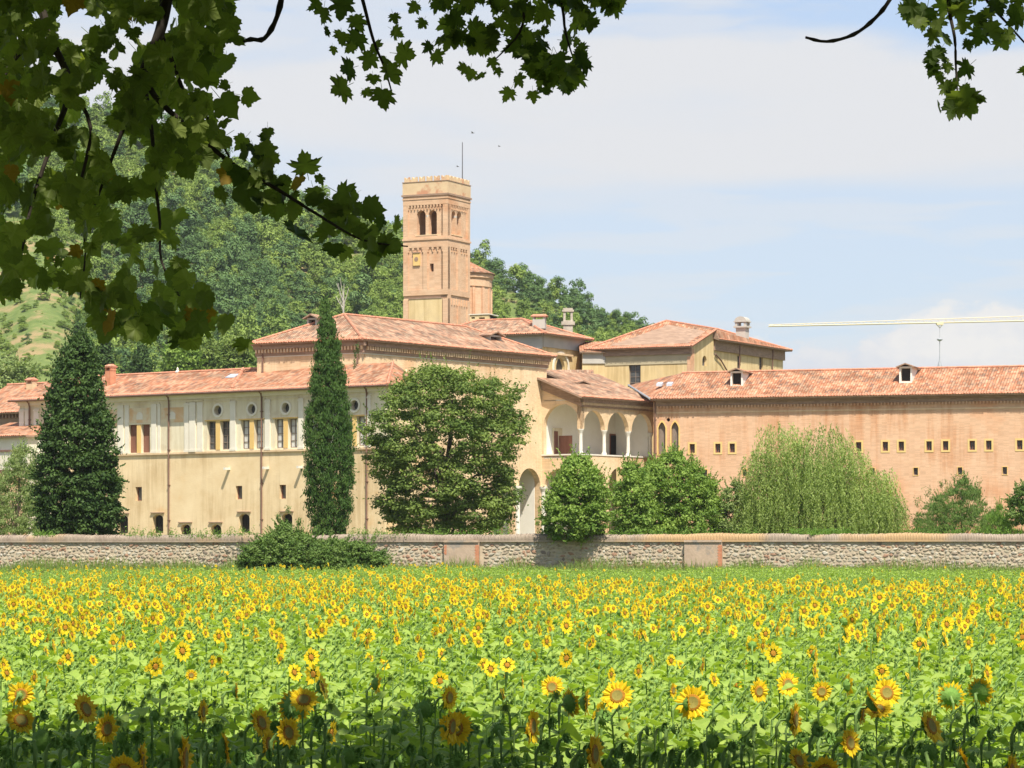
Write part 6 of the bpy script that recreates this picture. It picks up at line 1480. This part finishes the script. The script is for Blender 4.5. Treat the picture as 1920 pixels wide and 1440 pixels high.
q4 = twig(A, [(270,150),(285,250),(290,330),(300,420),(303,490),(340,560),(380,600)], DL+.2, .014, .004)
q5 = twig(A, [(255,165),(235,230),(205,310),(178,385)], DL+.1, .018, .006)
q6 = twig(A, [(60,-60),(90,60),(130,160),(100,260),(60,380),(40,480)], DL+.3, .03, .006)
q7 = twig(A, [(90,60),(20,120),(-30,240)], DL+.2, .02, .008)
q8 = twig(A, [(130,160),(170,240),(150,360),(160,470),(150,560)], DL-.4, .014, .004)
q9 = twig(A, [(535,-40),(520,30),(496,72),(470,74),(444,82)], DL, .016, .011, knobs=3)
q10 = twig(A, [(660,-70),(680,0),(700,75),(722,130),(735,175)], DL, .014, .004)
q11 = twig(A, [(1000,-80),(985,0),(975,60),(930,110)], DL, .014, .004)
q12 = twig(A, [(1000,-80),(1050,0),(1060,60),(1075,110)], DL+.2, .014, .004)
q13 = twig(Bt, [(1700,-60),(1668,0),(1640,35),(1600,65),(1550,78),(1510,70)], DL, .013, .008, knobs=3)
q14 = twig(Bt, [(1790,-80),(1778,0),(1790,70),(1792,120),(1795,170)], DL, .014, .005)
q15 = twig(Bt, [(1820,-60),(1850,0),(1885,40),(1930,90)], DL+.1, .012, .005)
def leaf_at(parent, px, py, wpx, tip=None, dD=0, me=None, stuff=None, spray=False):
    D = DL+dD; me = me or (PLS[pr.randrange(7)] if spray or pr.random() < .3 else None); hang_leaf(parent, place(px, py, D), wpx*D/FPX/1.15, me, tip, stuff)
# sprays against the sky, leaf by leaf
for px, py, w, tip in ((636,168,62,60),(650,130,52,70),(718,186,58,0),(735,140,62,-20),(762,102,58,-80),(745,62,34,-60),(740,35,28,-20),(690,115,48,20),(655,90,30,40),(640,72,42,10),(607,28,50,30),(640,15,60,0),(670,45,50,-20),(665,78,55,30),(700,150,34,0),(590,10,40,60),(706,92,42,-30),(612,60,26,40),(690,175,30,-40),(722,115,30,30),(625,95,24,0)):
    leaf_at(A, px, py, w*.92, tip, pr.uniform(-.25, .25), spray=True)
T2 = [(795,-30),(1160,-30),(1150,20),(1115,60),(1080,48),(1085,110),(1108,130),(1075,165),(1010,168),(985,140),(1000,110),(965,95),(900,95),(860,85),(805,95),(830,40)]
big, small_l = [], []
k = 0
while k < 150:
    px, py = pr.uniform(790, 1160), pr.uniform(-30, 185)
    if inpoly(px, py, T2): leaf_at(A, px, py, pr.uniform(22, 50), None, pr.uniform(-.4, .6), spray=True); k += 1
for px, py, w, tip in ((822,108,36,-40),(802,90,30,50),(880,140,36,20),(900,145,34,0),(865,128,26,80),(925,120,32,0),(952,178,34,30),(975,152,36,-30),(1000,182,30,0),(1022,172,32,-10),(1040,150,40,0),(1090,118,50,-70),(1060,160,40,20),(1090,95,34,-40),(1100,40,30,-30),(1170,8,30,-60),(1140,15,36,-40),(935,135,24,0),(775,15,30,40),(790,45,26,30)):
    leaf_at(A, px, py, w, tip, pr.uniform(-.2, .2), spray=True)
for px, py, w, tip in ((1810,190,84,-10),(1782,185,50,60),(1760,200,28,70),(1748,130,40,20),(1776,128,30,0),(1772,72,52,10),(1760,98,34,30),(1735,30,66,20),(1705,12,50,60),(1800,25,60,-10),(1815,85,34,0),(1860,60,70,-10),(1835,70,50,20),(1880,80,48,-30),(1900,20,34,-60),(1870,15,50,-20),(1765,150,26,-20),(1790,160,22,0),(1925,135,40,0),(1770,15,50,20),(1832,40,44,-10),(1718,45,34,0),(1760,50,46,-20),(1850,30,44,30)):
    leaf_at(Bt, px, py, w*.9, tip, pr.uniform(-.25, .25), spray=True)
for k in range(40):
    px, py = pr.uniform(1690, 1930), pr.uniform(-30, 110)
    if py < 95-abs(px-1810)*.35: leaf_at(Bt, px, py, pr.uniform(20, 44), None, pr.uniform(-.4, .5), spray=True)
for px, py in ((1745,118),(1758,142),(1770,112),(1795,150),(1805,172),(1822,200),(1800,205),(1785,208),(1835,185),(1775,168),(1750,108),(1810,130)): leaf_at(Bt, px, py, pr.uniform(22, 46), None, pr.uniform(-.2, .2), spray=True)
# outer leaves of the big bough at the left
for k in range(46): t_ = pr.random(); leaf_at(A, 430+330*t_+pr.gauss(0, 14), 300+165*t_+pr.gauss(0, 32), pr.uniform(24, 46), None, pr.uniform(-.3, .3))
for px, py, w, tip in ((418,25,54,-30),(440,75,52,-20),(405,70,60,0),(385,110,62,0),(380,150,60,10),(425,200,60,-40),(468,182,40,-80),(420,160,26,60),(425,120,50,-20),(392,15,44,0),(452,268,40,40),(498,275,46,180),(505,305,50,0),(572,305,60,170),(560,345,48,-20),(470,345,62,10),(425,330,44,30),(465,375,70,0),(500,392,36,20),(548,395,50,0),(560,440,74,15),(610,440,66,0),(650,370,62,-60),(700,392,52,-80),(655,420,56,-20),(690,445,60,-30),(625,470,44,0),(725,458,50,-70),(645,475,40,20),(700,480,50,-10),(515,345,36,0),(590,375,46,10),(380,260,50,0),(400,290,56,20),(355,290,60,0),(420,605,50,0),(455,650,44,10),(340,640,70,0),(290,600,80,10),(375,590,60,-10),(230,600,70,10),(200,620,60,0),(120,530,50,20),(15,545,42,0),(745,420,36,-80),(415,365,44,0),(620,395,50,20)):
    leaf_at(A, px, py, w*.98, tip, pr.uniform(-.3, .3), PLD if (px, py) in ((425,330),(375,590),(560,345)) else None)
REG = [(-40,-40),(445,-40),(430,40),(410,90),(400,150),(395,210),(430,240),(385,300),(350,330),(345,400),(330,470),(350,520),(400,560),(420,620),(360,650),(250,640),(180,620),(150,560),(110,540),(60,520),(20,560),(-40,560)]
holes_ = [(150,60,26),(290,60,26),(130,35,20),(185,190,34),(160,230,26),(215,270,26),(240,310,34),(95,200,20),(60,330,22),(330,370,30),(240,400,26),(120,430,26),(290,470,24),(60,470,24),(200,500,26),(30,400,16),(370,430,24),(95,300,18),(110,115,16),(55,120,12),(200,110,12),(250,115,10),(310,30,14)]
nbig = sum(1 for c in A.children if c.name.startswith('leaf')); k = 0; fill = []
while k < 820:
    px, py = pr.uniform(-60, 450), pr.uniform(-40, 660)
    if not inpoly(px, py, REG) or any((px-a)**2+(py-b)**2 < (r_+7)**2 for a, b, r_ in holes_): continue
    if py > 380 and pr.random() < .45*(py-380)/260+.12: continue
    w = pr.uniform(26, 58); dD = pr.uniform(-1.2, 2.2); dry = PLD if pr.random() < .02 else None
    if nbig < 298 and k < 170: leaf_at(A, px, py, w, None, -abs(dD)*.5, dry); nbig += 1
    else: leaf_at(A, px, py, w, None, dD, dry, fill)
    k += 1
join_leaves(A, fill, 'inner_leaves')
canopy_crown(A, -13, 1.5, -12, 23, 90000, 61, lambda x: np.where(x < -1.8, 18.5, 19.9)+.9*np.sin(x*2.1))
canopy_crown(Bt, 1.0, 13, -12, 20, 72000, 62, lambda x: np.where(x < .9, 19.0, 16.6)+1.0*np.sin(x*1.7))

# ================================================================ crane and birds
CD = 620.0
cr = thing('tower_crane', (place(2060, 0, CD).x, CD, 1.15), 'pale yellow lattice jib of a tower crane above the long brick wing', 'crane')
a = place(1441, 612, CD); b = place(2060, 599, CD); at_, bt_ = place(1441, 609, CD), place(2060, 588, CD)
m = MB()
for off in (-.6, .6): m.tube([a+Vector((0, off, 0)), b+Vector((0, off, 0))], .09, 5)
m.tube([at_, bt_], .07, 5); L = (b-a).length; n = 44
for k in range(n):
    t0, t1 = k/n, (k+1)/n
    for off in (-.6, .6): m.tube([a.lerp(b, t0)+Vector((0, off, 0)), at_.lerp(bt_, (t0+t1)/2), a.lerp(b, t1)+Vector((0, off, 0))], .035, 4)
m.build('jib', MT['crane'], cr)
m = MB(); g = place(2060, 0, CD)
for ox in (-.8, .8):
    for oy in (-.8, .8): m.tube([(g.x+ox, CD+oy, 1), (g.x+ox, CD+oy, b.z+4)], .12, 5)
zz = 1
while zz < b.z: m.tube([(g.x-.8, CD-.8, zz), (g.x+.8, CD-.8, zz+1.6)], .06, 4); m.tube([(g.x+.8, CD+.8, zz), (g.x-.8, CD+.8, zz+1.6)], .06, 4); zz += 1.6
m.build('mast', MT['crane'], cr)
tp = a.lerp(b, (1762-1441)/(2060-1441)); m = MB(); F_ = Fr(tp.x, tp.y, 0); m.box(F_, -.7, .7, tp.z-.45, tp.z-.12, -.7, .7); m.tube([tp+Vector((-.5,0,-.5)), tp+Vector((0,0,-1.1)), tp+Vector((.5,0,-.5))], .08, 4); m.build('trolley', MT['crane'], cr)
zb = place(1763, 637, CD).z; m = MB(); m.lathe((tp.x, tp.y, zb-.35), [(.1,0),(.55,.25),(.62,.45),(.3,.62),(.1,.7)], 10); m.tube([(tp.x, tp.y, zb), (tp.x, tp.y, tp.z-.4)], .03, 4)
m.tube([(tp.x, tp.y, zb-.3), (tp.x, tp.y, zb-3.6)], .07, 4); m.build('hook_block', MT['lead'], cr)
m = MB(); m.lathe((tp.x, tp.y, zb-5.8), [(.5,0),(.35,.8),(.12,1.6),(.1,2.3)], 8); m.build('hook', MT['lead'], cr)
def bird(px, py, D, label, s=.35):
    c = place(px, py, D); t = thing('bird', tuple(c), label, 'bird'); m = MB()
    m.tube([c+Vector((-.3*s, 0, 0)), c+Vector((0, 0, .02)), c+Vector((.35*s, 0, .03)), c+Vector((.5*s, 0, .03))], [.02*s, .12*s, .09*s, .03*s], 6); m.poly([c+Vector((-.3*s, -.08*s, 0)), c+Vector((-.3*s, .08*s, 0)), c+Vector((-.6*s, .1*s, 0)), c+Vector((-.6*s, -.1*s, 0))]); m.build('body', MT['metal'], t)
    for q in (-1, 1): m = MB(); m.poly([c+Vector((.15*s, q*.05*s, 0)), c+Vector((-.15*s, q*.05*s, 0)), c+Vector((-.3*s, q*.9*s, .35*s)), c+Vector((.0, q*.7*s, .3*s))]); m.build('wing', MT['metal'], t)
bird(886, 250, 200, 'tiny dark bird in the sky just right of the mast tip', .28); bird(936, 275, 210, 'tiny dark bird in the sky farthest right of the mast', .22); bird(858, 313, 190, 'tiny dark bird left of the mast just above the battlements', .22)
